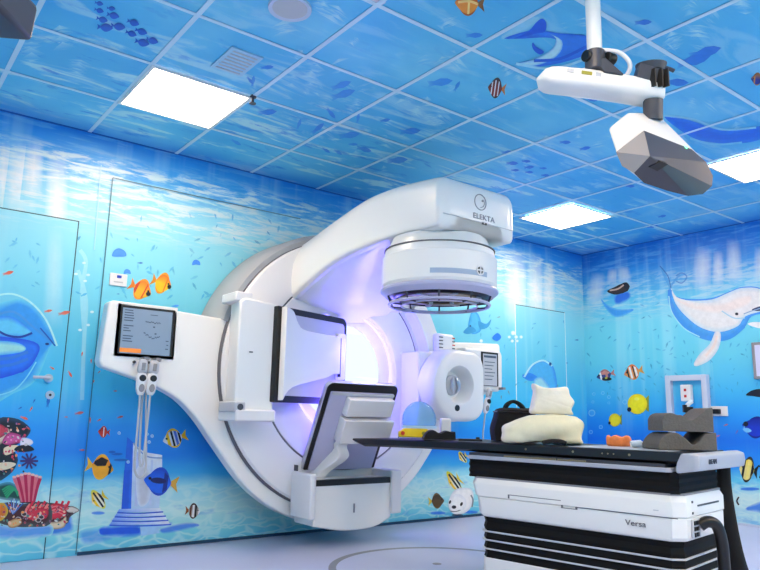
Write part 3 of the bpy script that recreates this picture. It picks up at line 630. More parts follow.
dx1 = at(78, 222, 1, Y1).x; dz1 = at(78, 222, 1, Y1).z
ex0, ex1, ez = at(515, 305, 1, Y1).x, at(564, 313, 1, Y1).x, at(540, 309, 1, Y1).z
bm = B(); quad(bm, [(XA, Y1, 0), (X1, Y1, 0), (X1, Y1, ZC), (XA, Y1, ZC)]); WB.add(bm, 0)
struct('wall_back', bm, M['wall_b'], recalc=False, flat=True)
bm = B(); quad(bm, [(X1, Y1, 0), (X1, YA, 0), (X1, YA, ZC), (X1, Y1, ZC)]); WR.add(bm, 0)
struct('wall_right', bm, M['wall_r'], recalc=False, flat=True)
bm = B(); quad(bm, [(XA, YA, 0), (XA, Y1, 0), (XA, Y1, ZC), (XA, YA, ZC)]); struct('wall_left', bm, M['wall_b'], recalc=False, flat=True)
bm = B(); quad(bm, [(X1, YA, 0), (XA, YA, 0), (XA, YA, ZC), (X1, YA, ZC)]); struct('wall_front', bm, M['wall_r'], recalc=False, flat=True)
bm = B(); quad(bm, [(XA, YA, 0), (X1, YA, 0), (X1, Y1, 0), (XA, Y1, 0)]); struct('floor', bm, M['floor'], recalc=False, flat=True)
bm = B(); quad(bm, [(XA, YA, ZC), (XA, Y1, ZC), (X1, Y1, ZC), (X1, YA, ZC)]); CE.add(bm, 0)
struct('ceiling', bm, M['ceil'], recalc=False, flat=True)
# hinged door with its dark joint
def door(name, x0, x1, zt, pt, joint=.006, side=2):
    bm = B(); box(bm, x0, x1, Y1 - .006, Y1 - .0005, .004, zt); pt.add(bm, 0)
    for (a, b, c, d, q) in ((x0 - joint, x0, 0, zt + joint, side), (x1, x1 + joint, 0, zt + joint, side), (x0, x1, zt, zt + joint, 2)): box(bm, a, b, Y1 - .0066, Y1 - .0004, c, d, q)
    return struct(name, bm, [M['wall_b'], M['wall_b'], mat('door_joint', (.16, .30, .38), .7)], recalc=False, flat=True)
d1 = door('door_1', -.35, dx1, dz1, WD); d2 = door('door_2', ex0, ex1, ez, WD2, .006, 0)
hp = at(50, 378, 1, Y1 - .05); h0 = at(33, 376.5, 1, Y1 - .05)
bm = B(); cyl(bm, (hp.x, Y1 - .006, hp.z), (hp.x, Y1 - .014, hp.z), .026); cyl(bm, (hp.x, Y1 - .01, hp.z), (hp.x, Y1 - .055, hp.z), .010); tube(bm, [(hp.x, Y1 - .055, hp.z), (hp.x - .04, Y1 - .058, hp.z + .002), (h0.x, Y1 - .055, hp.z + .001)], .0095)
mk('door_handle', bm, M['silver'], d1)
lp = at(50, 395, 1, Y1 - .01)
bm = B(); cyl(bm, (lp.x, Y1 - .006, lp.z), (lp.x, Y1 - .014, lp.z), .026); cyl(bm, (lp.x, Y1 - .014, lp.z), (lp.x, Y1 - .0155, lp.z), .008, mi=1); mk('door_lock', bm, [M['silver'], M['black']], d1)
bm = B(); box(bm, at(77, 554, 1, Y1).x, X1, Y1 - .012, Y1, 0, .02); struct('baseboard_back', bm, mat('base_strip', (.07, .24, .36), .6))
bm = B(); box(bm, X1 - .012, X1, YA, Y1 - .012, 0, .02); struct('baseboard_right', bm, M['frame'])
# ceiling grid bars
lights_xy = [(1.40, 3.79), (5.06, 3.84), (5.02, 2.06)]
bm = B()
gx = [.5 + .6 * k for k in range(-3, 11)]; gy = [4.09 - .6 * k for k in range(0, 10)]
tw = .012
for x in gx:
    if XA < x < X1 - .1: box(bm, x - tw, x + tw, YA, Y1, ZC - .005, ZC - .0028)
for y in gy: box(bm, XA, X1, y - tw, y + tw, ZC - .0052, ZC - .003)
box(bm, XA, X1, Y1 - .012, Y1, ZC - .006, ZC, 1); box(bm, X1 - .012, X1, YA, Y1 - .012, ZC - .006, ZC, 1)
struct('trim_1', bm, [M['trim'], mat('edge_bar', (.10, .38, .72), .5)])
# turntable ring let into the floor
IX, IY, IZ = 2.97, 3.2, 1.20
bm = B()
n = 96
for r0, r1, z, mi in ((.64, .685, .0012, 0), (0, .64, .0008, 1)):
    if r0: loft(bm, [[(IX + r * math.cos(2 * math.pi * i / n), IY + r * math.sin(2 * math.pi * i / n), zz) for i in range(n)] for r, zz in ((r0, 0), (r0, z), (r1, z), (r1, 0))], cap=False, mi=mi)
    else: bm.faces.new([bm.verts.new((IX + r1 * math.cos(2 * math.pi * i / n), IY + r1 * math.sin(2 * math.pi * i / n), z)) for i in range(n)]).material_index = mi
cyl(bm, (at(437, 564, 2, 0)), at(437, 564, 2, 0) + Vector((0, 0, .002)), .028, n=20, mi=2)
struct('trim_2', bm, [M['ringm'], M['floor'], M['mgrey']])

# ------------------------------------------------------------------ ceiling fittings
LL = ('square lit ceiling panel at upper left, over the mural sheet', 'square lit ceiling panel beyond the treatment head, near the far corner', 'square lit ceiling panel behind the dark scanner pod')
def led(x, y, label):
    t = thing('ceiling_light', (x, y, ZC - .006), label, 'light', 'square ceiling light panels')
    bm = B(); s = .298
    for a, b, c, d in ((-s, s, -s, -s + .018), (-s, s, s - .018, s), (-s, -s + .018, -s + .018, s - .018), (s - .018, s, -s + .018, s - .018)): box(bm, x + a, x + b, y + c, y + d, ZC - .014, ZC - .0055)
    mk('frame', bm, M['white2'], t)
    bm = B(); box(bm, x - .28, x + .28, y - .28, y + .28, ZC - .010, ZC - .0056); mk('diffuser', bm, M['led'], t)
for (x, y), l in zip(lights_xy, LL): led(x, y, l)
for x, y in ((1.4, 1.0), (1.4, -.8), (3.2, .2), (5.0, .2), (5.0, -1.1), (6.0, -.5), (-.4, .2), (-.4, 2.0), (3.2, -.4)): led(x, y, 'square lit ceiling panel behind the viewpoint')  # unseen panels put in outside the view to help light the room
p = at(290, 8, 2, ZC - .004)
t = thing('ceiling_speaker', p, 'round white flush ceiling speaker at top edge, above the tiles', 'speaker')
bm = B(); lathe(bm, [(.0, -.004), (.082, -.004), (.098, -.010), (.10, -.002), (.10, .004)], p, (0, 0, 1), cap=(False, True)); mk('speaker_cover', bm, M['frame'], t)
bm = B(); lathe(bm, [(0, -.0055), (.08, -.0055), (.08, -.004)], p, (0, 0, 1), cap=(False, True)); mk('grille', bm, M['lgrey'], t)
p = at(253, 96, 2, ZC)
bm = B(); cyl(bm, p, p - Vector((0, 0, .012)), .022, .018); cyl(bm, p - Vector((0, 0, .012)), p - Vector((0, 0, .045)), .008); cyl(bm, p - Vector((0, 0, .045)), p - Vector((0, 0, .049)), .02)
tag(mk('sprinkler_head', bm, M['dgrey'], org=p), 'tiny dark sprinkler head beside the upper left ceiling light', 'sprinkler')
a, b, c = at(222, 66, 2, ZC), at(240, 50, 2, ZC), at(252, 56, 2, ZC); q = (a + c) / 2
bm = B(); box(bm, q.x - .09, q.x + .09, q.y - .13, q.y + .13, ZC - .010, ZC - .001)
for k in range(7): box(bm, q.x - .07, q.x + .07, q.y - .105 + .034 * k, q.y - .093 + .034 * k, ZC - .0125, ZC - .0095, 1)
tag(mk('ceiling_vent', bm, [mat('vent_pale_blue', (.66, .82, .92), .5), M['lgrey']], org=q, bev=.002), 'small pale ceiling vent just behind the upper left light', 'vent')
# black box at the top left corner of the picture
c0 = atd(-9, 0, 1.7)
t = thing('ceiling_loudspeaker', (c0.x, c0.y, ZC), 'dark boxy loudspeaker hanging in the top left corner', 'speaker')
bm = B(); mt = Matrix.Translation(c0) @ Matrix.Rotation(R(-38), 4, 'Z') @ Matrix.Rotation(R(4), 4, 'Y'); box(bm, -.16, .062, -.10, .10, -.05, .05, mtx=mt); mk('cabinet', bm, M['dgrey'], t, bev=.012)
bm = B(); box(bm, -.15, .05, -.107, -.098, -.042, .042, mtx=mt); mk('grille', bm, M['black'], t, bev=.003)
bm = B(); cyl(bm, c0 + Vector((-.05, 0, .04)), (c0.x - .05, c0.y, ZC), .014); cyl(bm, (c0.x - .05, c0.y, ZC - .008), (c0.x - .05, c0.y, ZC), .05); mk('bracket', bm, M['dgrey'], t)
# ------------------------------------------------------------------ the treatment machine
YF = 4.35                                    # front of the fixed cover
LN = thing('treatment_machine', (IX, Y1, 0), 'large white radiotherapy machine with overhead arm on painted back wall', 'medical machine')
def XZ(px, py, y): p = at(px, py, 1, y); return p.x, p.z
def arc(r, a0, a1, n, cx=IX, cz=IZ): return [(cx + r * math.cos(R(a0 + (a1 - a0) * i / n)), cz + r * math.sin(R(a0 + (a1 - a0) * i / n))) for i in range(n + 1)]
# fixed cover with its two wings
wl = [(p.x, p.y) for p in crom([(2.09, .553, 0), (1.97, .70, 0), (1.85, .845, 0), (1.72, .96, 0), (1.57, 1.035, 0), (1.42, 1.085, 0), (1.23, 1.14, 0)], 4)]
out = arc(1.09, -141.5, -38.5, 60) + [(2 * IX - x, z) for x, z in wl] + rrect(4.4, 4.72, 1.13, 1.55, .04)[-6:][:0] + [(4.735, 1.17), (4.72, 1.53), (4.70, 1.55), (4.3, 1.53), (3.98, 1.51)]
out += arc(1.0, 18, 162, 60) + [(1.96, 1.51), (1.64, 1.53), (1.26, 1.55), (1.235, 1.535), (1.21, 1.17)] + list(reversed(wl))
bm = B(); prism(bm, [(x, YF, z) for x, z in out], (0, .11, 0)); mk('fixed_cover', bm, M['white'], LN, bev=.03, seg=4)
bm = B(); lathe(bm, [(.93, -.32), (.93, -.05)], (IX, YF, IZ), (0, -1, 0), n=64); box(bm, 1.6, 4.34, YF + .1, Y1 - .003, 1.12, 1.45); mk('rear_housing', bm, M['lgrey'], LN)
bm = B(); lo = []
for r, y in ((.99, YF - .012), (1.025, YF - .012), (1.055, YF + .03), (1.06, Y1 - .01), (.99, Y1 - .01)): lo.append([(x, y, z) for x, z in arc(r, 22, 163, 50)])
loft(bm, [[l[i] for l in lo] for i in range(51)]); mk('rim_cover', bm, M['coverg'], LN)
# rotating drum
bm = B(); lathe(bm, [(.97, -.1), (.985, .0), (.985, .03), (.97, .045), (.94, .052), (.712, .075), (.708, .062), (.700, .062), (.696, .075), (.50, .085), (.475, .08), (.462, .06), (.46, -.02), (.1, -.02)], (IX, YF, IZ), (0, -1, 0), n=96, cap=(False, True))
DR = mk('drum', bm, M['white2'], LN, ang=30)
bm = B(); lathe(bm, [(.983, -.01), (1.0, .006), (.988, .012), (.984, .032)], (IX, YF, IZ), (0, -1, 0), n=96, cap=(False, False)); lathe(bm, [(.699, .060), (.699, .069), (.709, .069), (.709, .060)], (IX, YF, IZ), (0, -1, 0), n=96, cap=(False, False)); mk('drum_joint', bm, M['groove'], LN)
bm = B(); lathe(bm, [(.0, .0), (.36, .0), (.365, -.01)], (IX, YF - .0, IZ), (0, -1, 0), n=64, cap=(False, False)); mk('bore_disc', bm, M['bore'], LN)
bm = B(); lathe(bm, [(.44, .03), (.44, .055), (.455, .055), (.455, .03)], (IX, YF, IZ), (0, -1, 0), n=64, cap=(False, False)); mk('light_ring', bm, M['violet'], LN)
# overhead arm: lofted from the drum to the head
KEY = [(4.34, 2.46, 3.50, 1.67, 2.25, .44, .09), (4.15, 2.50, 3.46, 1.79, 2.27, .34, .10), (3.9, 2.56, 3.39, 1.915, 2.30, .20, .06), (3.6, 2.60, 3.33, 1.97, 2.33, .10, .02), (3.3, 2.62, 3.30, 1.985, 2.335, .085, 0), (3.0, 2.63, 3.29, 1.98, 2.31, .08, 0), (2.92, 2.632, 3.288, 1.98, 2.295, .08, 0)]
def asec(y, xl, xr, zb, zt, rt, bu, ins=0):
    p = rrect(xl + ins, xr - ins, zb + ins, zt - ins, (max(.01, rt - ins), max(.01, rt - ins), .03, .03), 6)
    lo = []
    for x, z in p:
        t = (x - xl) / (xr - xl)
        if z < zb + .05 + ins: z -= bu * math.sin(math.pi * min(1, max(0, t))) ** .7
        lo.append((x, y, z))
    # points along the underside so that it can bulge
    e = lo[-1]; s0 = lo[17]
    lo2 = lo[:18]
    for k in range(1, 9):
        t = .04 + .92 * k / 9; x = xl + ins + (xr - xl - 2 * ins) * t
        lo2.append((x, y, zb + ins - bu * math.sin(math.pi * t) ** .7))
    return lo2 + lo[18:]
secs = []
for i in range(len(KEY) - 1):
    g = lambda k: KEY[min(max(k, 0), len(KEY) - 1)]
    nn = 5
    for j in range(nn):
        t = j / nn; a_, b_, c_, d_ = g(i - 1), g(i), g(i + 1), g(i + 2)
        if i == 0: a_ = [2 * b_[q] - c_[q] for q in range(7)]
        secs.append(asec(*[.5 * (2 * b_[q] + (c_[q] - a_[q]) * t + (2 * a_[q] - 5 * b_[q] + 4 * c_[q] - d_[q]) * t * t + (3 * b_[q] - a_[q] - 3 * c_[q] + d_[q]) * t ** 3) for q in range(7)]))
k = KEY[-1]
for y, ins in ((2.92, 0), (2.905, .008), (2.892, .03), (2.882, .075)): secs.append(asec(y, *k[1:], ins))
bm = B(); loft(bm, secs); ARM = mk('overhead_arm', bm, M['white'], LN, ang=50)
bm = B(); box(bm, 2.66, 3.26, 2.8805, 2.886, 2.055, 2.059); mk('front_seam', bm, M['lgrey'], ARM)
lx, lz = 2.965, 2.185
bm = B(); lathe(bm, [(.046, 0), (.046, .003), (.052, .003), (.052, 0)], (lx, 2.8825, lz), (0, -1, 0), n=40, cap=(False, False)); tube(bm, [(lx + .028, 2.880, lz + .018), (lx + .034, 2.880, lz - .004), (lx + .022, 2.880, lz - .024), (lx + .0, 2.880, lz - .034)], .0022, 6)
cyl(bm, (lx + .018, 2.883, lz + .012), (lx + .018, 2.879, lz + .012), .007, n=12); mk('logo', bm, M['mgrey'], ARM)
def label3(s, size, c, m, parent, name='lettering', ry=0, bold=True, ex=1.15):
    bm = text_bm(s, size); bmesh.ops.scale(bm, vec=(ex, 1, 1), verts=bm.verts)
    bmesh.ops.transform(bm, matrix=Matrix.Translation(c) @ Matrix.Rotation(ry, 4, 'Z') @ Matrix.Rotation(R(90), 4, 'X'), verts=bm.verts)
    return mk(name, bm, m, parent, recalc=False)
label3('ELEKTA', .048, (lx + .03, 2.8805, lz - .095), M['mgrey'], ARM)
bm = B(); box(bm, lx + .012, lx + .03, 2.880, 2.884, lz - .137, lz - .124); box(bm, lx + .036, lx + .055, 2.880, 2.884, lz - .137, lz - .124); mk('emblem', bm, M['dgrey'], ARM)
# treatment head under the arm
HX, HY = 2.918, 3.2
bm = B(); lathe(bm, [(.30, 2.02), (.315, 1.985), (.318, 1.945), (.345, 1.938), (.352, 1.90), (.362, 1.89), (.362, 1.722), (.352, 1.704), (.30, 1.702)], (HX, HY, 0), (0, 0, 1), n=72, cap=(False, False)); HD = mk('treatment_head', bm, M['white'], LN, ang=28)
bm = B(); lathe(bm, [(.352, 1.940), (.352, 1.946), (.32, 1.946)], (HX, HY, 0), (0, 0, 1), n=72, cap=(False, False)); mk('head_joint', bm, M['groove'], HD)
bm = B(); loft(bm, [[(HX + r * math.cos(R(a)), HY + r * math.sin(R(a)), z) for r, z in ((.355, 1.742), (.3645, 1.742), (.3645, 1.772), (.355, 1.772))] for a in range(-141, -80, 5)]); mk('display_strip', bm, mat('strip_blue_grey', (.62, .70, .80), .3), HD)
ag = -91; ec = Vector((HX + .364 * math.cos(R(ag)), HY + .364 * math.sin(R(ag)), 1.775)); en = Vector((math.cos(R(ag)), math.sin(R(ag)), 0))
bm = B(); lathe(bm, [(.031, 0), (.031, .006), (.024, .006), (.024, 0)], ec, en, n=30, cap=(False, False), mi=0); lathe(bm, [(.0, .003), (.022, .003), (.022, 0)], ec, en, n=30, cap=(False, False), mi=1)
mt = Matrix.Translation(ec) @ Matrix.Rotation(R(ag + 90), 4, 'Z'); box(bm, -.022, .022, -.008, 0, -.004, .004, 0, mt); box(bm, -.004, .004, -.008, 0, -.022, .022, 0, mt); mk('cross_badge', bm, [M['white2'], M['black']], HD)
# open lower ring, struts and dark beam face
bm = B(); lathe(bm, [(.30, 1.705), (.36, 1.703), (.372, 1.69), (.370, 1.678), (.335, 1.648), (.325, 1.652), (.33, 1.675), (.30, 1.69)], (HX, HY, 0), (0, 0, 1), n=72, cap=(False, False)); RG = mk('lower_ring', bm, M['lav'], LN)
bm = B(); lathe(bm, [(0, 1.664), (.10, 1.664), (.11, 1.655), (.17, 1.655), (.18, 1.67), (.26, 1.668), (.275, 1.64), (.30, 1.645), (.326, 1.67)], (HX, HY, 0), (0, 0, 1), n=60, cap=(False, False)); BF = mk('beam_face', bm, M['coll'], LN)
bm = B(); lathe(bm, [(.185, 1.652), (.185, 1.643), (.245, 1.643), (.245, 1.652)], (HX, HY, 0), (0, 0, 1), n=48, cap=(False, False)); mk('brass_ring', bm, M['brass'], BF)
bm = B(); tube(bm, [(HX + .315 * math.cos(2 * math.pi * i / 40), HY + .315 * math.sin(2 * math.pi * i / 40), 1.605) for i in range(41)], .010, 6, smooth=0); tube(bm, [(HX + .24 * math.cos(2 * math.pi * i / 40), HY + .24 * math.sin(2 * math.pi * i / 40), 1.600) for i in range(41)], .006, 6, smooth=0)
mk('guard_ring', bm, M['lav'], RG)
for k in range(10):
    a = 2 * math.pi * k / 10 + .2; bm = B(); c, s_ = math.cos(a), math.sin(a); tube(bm, [(HX + .332 * c, HY + .332 * s_, 1.652), (HX + .315 * c, HY + .315 * s_, 1.605), (HX + .24 * c, HY + .24 * s_, 1.600)], .006, 6, smooth=0); mk('strut', bm, M['dgrey'], RG)
for a in (20, 65, 110, 160, 200, 250, 300, 340):
    bm = B(); c, s_ = math.cos(R(a)), math.sin(R(a)); box(bm, -.05, .05, -.012, .012, 1.635, 1.66, mtx=Matrix.Translation((HX + .22 * c, HY + .22 * s_, 0)) @ Matrix.Rotation(R(a), 4, 'Z')); mk('tray_clamp', bm, M['lgrey'], BF)
# left imaging arm: housing, shelf and flat detector
yk = 4.08
def P3(px, py, y): return at(px, py, 1, y)
hx0, hx1 = P3(240, 350, yk).x, P3(276, 350, yk).x
bm = B(); prof = [(hx0 - .02, .90), (hx1, .88), (hx1, 1.605), (hx0 + .02, 1.625), (hx0 - .02, 1.60)]
loft(bm, [[(x, yk, z) for x, z in prof], [(x + (.05 if i in (0, 4) else .05 if i == 3 else 0), YF - .03, z + (.02 if i in (2, 3, 4) else -.02)) for i, (x, z) in enumerate(prof)]]); KH = mk('imaging_arm', bm, M['white'], LN, bev=.015, seg=3)
bm = B(); box(bm, hx0 - .02, hx1 + .005, yk - .03, YF - .04, .83, .905); mk('shelf', bm, M['white2'], KH, bev=.012, seg=3)
bm = B(); q = P3(228, 407, yk - .0); box(bm, hx0 - .03, hx0 + .05, yk - .025, YF - .06, .885, .955); mk('corner_block', bm, M['lgrey'], KH, bev=.01)
bm = B(); cyl(bm, (hx0 + .012, yk - .024, .92), (hx0 + .012, yk - .03, .92), .02, n=20); mk('bolt', bm, M['dgrey'], KH)
bm = B(); q = P3(251, 352, yk); box(bm, q.x - .013, q.x + .013, yk - .002, yk + .002, q.z - .004, q.z + .004); mk('slot', bm, M['dgrey'], KH)
bm = B(); q = P3(243, 289, yk + .05); box(bm, q.x - .06, q.x + .06, yk + .02, YF - .03, 1.60, 1.665); mk('cover_block', bm, M['white2'], KH, bev=.01)
# detector: swung a little out of the plane of the drum
az = R(17); dv, nv = Vector((math.cos(az), math.sin(az), 0)), Vector((math.sin(az), -math.cos(az), 0))
p0 = P3(276, 352, yk - .035); o_ = Vector((p0.x, p0.y, 0))
wd = (atn(346, 352, p0, nv) - p0).dot(dv); zt, zb = atn(276, 305, p0, nv).z, atn(271, 402, p0, nv).z
def PL(u, z, d=0): return o_ + dv * u + Vector((0, 0, z)) + nv * d
def plate(bm, u0, u1, z0, z1, d0, d1, r, mi=0): prism(bm, [PL(u, z, d0) for u, z in rrect(u0, u1, z0, z1, r)], nv * (d1 - d0), mi)
bm = B(); plate(bm, 0, wd, zb, zt, -.05, 0, (.05, .01, .01, .04)); KD = mk('detector_panel', bm, M['black'], LN, bev=.004)
bm = B(); plate(bm, .045, wd - .035, zb + .045, zt - .045, -.004, .006, (.03, .01, .01, .03)); mk('panel_back', bm, M['lgrey'], KD)
bm = B(); pts = []
up = [(.03, zt - .005), (.10, zt - .03), (.15, zt - .105), (.24, zt - .145), (wd - .13, zt - .15)]
lo_ = [(wd - .13, zt - .42), (wd - .20, zt - .425), (wd - .30, zt - .46), (.12, zb + .10), (.03, zb + .01)]
pts = [(p.x, p.y) for p in crom([(a, b, 0) for a, b in up], 4)] + [(p.x, p.y) for p in crom([(a, b, 0) for a, b in lo_], 4)]
prism(bm, [PL(u, z, .004) for u, z in pts], nv * .05); mk('bracket', bm, M['white'], KD, bev=.008, seg=3)
bm = B(); plate(bm, wd - .125, wd - .04, zt - .46, zt - .12, .004, .03, .015); mk('panel_handle', bm, M['white2'], KD, bev=.005)
bm = B(); plate(bm, wd - .13, wd - .122, zt - .44, zt - .16, .03, .052, .003); mk('handle_slot', bm, M['black'], KD)
# lower imaging panel
ym = 4.06
bx0, bx1, bx2 = P3(313, 500, ym).x, P3(391, 500, ym).x, P3(400, 500, ym).x
zs = P3(350, 482, ym).z
bot = [(p.x, p.y) for p in crom([(*XZ(313, 527, ym), 0), (*XZ(345, 531, ym), 0), (*XZ(374, 527, ym), 0), (*XZ(391, 517, ym), 0)], 6)]
bm = B(); prism(bm, [(x, ym, z) for x, z in bot + [(bx1, zs + .02), (bx0, zs + .02)]], (0, YF - ym - .04, 0)); LH = mk('lower_housing', bm, M['white'], LN, bev=.012, seg=3)
def sidebox(name, x0, x1, z0, z1, y0, m): 
    bm = B(); box(bm, x0, x1, y0, YF - .05, z0, z1); return mk(name, bm, m, LH, bev=.012, seg=3)
sidebox('side_cover', bx0 - .035, bx0 + .012, P3(313, 520, ym).z, P3(313, 474, ym).z, ym - .02, M['white2'])
sidebox('side_cover', bx1 - .012, bx2, P3(397, 513, ym).z, P3(397, 470, ym).z, ym - .02, M['white2'])
bm = B(); box(bm, bx0 + .012, bx1 - .012, ym - .005, ym + .05, zs - .018, zs + .021); mk('slot', bm, M['black'], LH)
bm = B(); q = P3(354, 508, ym); box(bm, q.x - .006, q.x + .006, ym - .002, ym + .002, q.z - .03, q.z + .03); mk('badge', bm, M['mgrey'], LH)
bm = B(); box(bm, bx0 - .037, bx0 - .034, YF - .14, YF - .09, .50, .54); mk('bolt', bm, M['dgrey'], LH)
L0 = at(303, 470, 1, 4.26); U0 = at(328, 382, 1, 3.97); U0.x = L0.x = (U0.x + L0.x) / 2
vy = (U0 - L0).normalized(); vx = Vector((1, 0, 0)); vn = vx.cross(vy)      # vn points to the viewer and down
if vn.y > 0: vn = -vn
W1 = at(400, 390, 1, 3.97).x - L0.x; HL = (U0 - L0).length
def PM(u, v, d=0): return L0 + vx * u + vy * v + vn * d
def mplate(bm, u0, u1, v0, v1, d0, d1, r, mi=0): prism(bm, [PM(u, v, d0) for u, v in rrect(u0, u1, v0, v1, r)], vn * (d1 - d0), mi)
bm = B(); mplate(bm, 0, W1, 0, HL, -.045, -.006, (.05, .05, .01, .01)); MP = mk('lower_panel', bm, M['silver'], LN, bev=.006)
bm = B(); mplate(bm, .006, W1 - .006, 0, HL - .006, -.008, .0, (.045, .045, .01, .01)); mk('panel_rim', bm, M['black'], MP)
bm = B(); mplate(bm, .04, W1 - .035, .0, HL - .065, -.004, .010, (.01, .01, .01, .01)); mk('panel_back', bm, M['lav'], MP, bev=.003)
bm = B(); mplate(bm, .05, W1 - .04, HL - .085, HL - .068, .008, .02, .004); mk('ledge', bm, M['lgrey'], MP)
def mbox(name, pxs, d, m, bev=.012):
    (xa, ya), (xb, yb) = pxs
    a = atn(xa, ya, L0 + vn * d, vn) - L0; b = atn(xb, yb, L0 + vn * d, vn) - L0
    bm = B(); mplate(bm, a.dot(vx), b.dot(vx), b.dot(vy), a.dot(vy), .0, d, .006); return mk(name, bm, m, MP, bev=bev, seg=2)
mbox('upper_electronics_box', ((351, 400), (391, 418)), .07, M['white2']); mbox('lower_electronics_box', ((346, 421), (388, 444)), .09, M['white2'])
bm = B(); sec = []
A0 = PM(.0, .24, .075)
prof = [(p.y, p.z) for p in crom([(0, 4.24, zs - .03), (0, 4.19, zs + .06), (0, 4.10, zs + .16), (0, A0.y + .02, A0.z - .02), (0, A0.y, A0.z + .03)], 5)]
xa, xt = P3(311, 478, 4.22).x, P3(342, 432, A0.y).x
for w_ in (0, .085):
    f = lambda y: xa + (xt - xa) * (4.24 - y) / (4.24 - A0.y) + w_
    sec.append([(f(y), y, z) for y, z in prof] + [(f(y), y + .09, z + .05) for y, z in reversed(prof)])
bm.free(); bm = B(); loft(bm, sec); mk('curved_arm', bm, M['white'], MP, bev=.008)
# right imaging arm: bracket, round tube housing with a dished face
bq0, bq1 = P3(417, 351, 4.08), P3(436, 438, 4.08)
bm = B(); box(bm, bq0.x, bq1.x + .08, 4.06, YF - .05, bq1.z, bq0.z); KB = mk('source_arm', bm, M['white2'], LN, bev=.015, seg=3)
tc = P3(460, 385, 3.90)
N = 64
def osh(k, y, s=1.0, dx=0): 
    lo = []
    for i in range(N):
        a = 2 * math.pi * i / N; c, s_ = math.cos(a), math.sin(a)
        if c < 0: r = .285
        else:
            e = 4.5; r = 1 / ((abs(c) / .30) ** e + (abs(s_) / .285) ** e) ** (1 / e); r = .285 + (r - .285) * min(1, c * 2.2 + .0)
        lo.append((tc.x + c * (r * s) + dx, y, tc.z + s_ * r * s * .985))
    return lo
def circ(r, y, dx=0, dz=0): return [(tc.x + dx + math.cos(2 * math.pi * i / N) * r, y, tc.z + dz + math.sin(2 * math.pi * i / N) * r) for i in range(N)]
bm = B(); loft(bm, [osh(0, 4.22, .97), osh(0, 4.20, 1), osh(0, 4.0, 1), osh(0, 3.95, .985), osh(0, 3.92, .93), osh(0, 3.905, .86), circ(.150, 3.90), circ(.144, 3.905), circ(.125, 3.955), circ(.105, 4.0), circ(.10, 4.005)]); KS = mk('source_housing', bm, M['white'], LN, ang=40)
bm = B(); lathe(bm, [(0, .035), (.05, .034), (.075, .02), (.08, -.01)], (tc.x, 4.0, tc.z), (0, -1, 0), n=40, cap=(False, False)); PT = mk('source_port', bm, M['lgrey'], KS)
for s_ in (-1, 1):
    bm = B(); tube(bm, [(tc.x + s_ * .012, 3.962, tc.z + .062), (tc.x + s_ * .03, 3.955, tc.z + .03), (tc.x + s_ * .036, 3.955, tc.z - .02), (tc.x + s_ * .016, 3.962, tc.z - .062)], lambda t: .004 + .013 * math.sin(math.pi * t), 8); mk('port_vane', bm, M['silver'], PT)
q = P3(457, 408, 3.903); bm = B(); cyl(bm, (q.x, 3.925, q.z), (q.x, 3.897, q.z), .024, n=24); mk('sensor', bm, M['black'], KS)
# vent block above the source arm
bm = B(); v0, v1 = P3(434, 352, 4.2), P3(452, 335, 4.2); box(bm, v0.x, v1.x, 4.16, YF - .02, v0.z - .06, v1.z); VB = mk('vent_block', bm, M['white'], LN, bev=.03, seg=4)
for k in range(5):
    z = v1.z - .03 - .028 * k
    bm = B(); box(bm, v0.x + .018, v0.x + .06, 4.157, 4.17, z - .008, z); mk('vent', bm, M['dgrey'], VB)
    bm = B(); box(bm, v1.x - .035, v1.x - .006, 4.157, 4.17, z - .008, z); mk('vent', bm, M['dgrey'] if k % 2 else M['red'], VB)
bm = B(); loft(bm, [[(IX + r * math.cos(R(a)), y, IZ + r * math.sin(R(a))) for a in (12, 22, 32, 42)] for r, y in ((.74, YF - .07), (.78, YF - .15), (.93, YF - .13), (1.02, YF - .02), (1.02, YF + .02))], closed=False, cap=False); mk('shoulder_cover', bm, M['white'], LN)
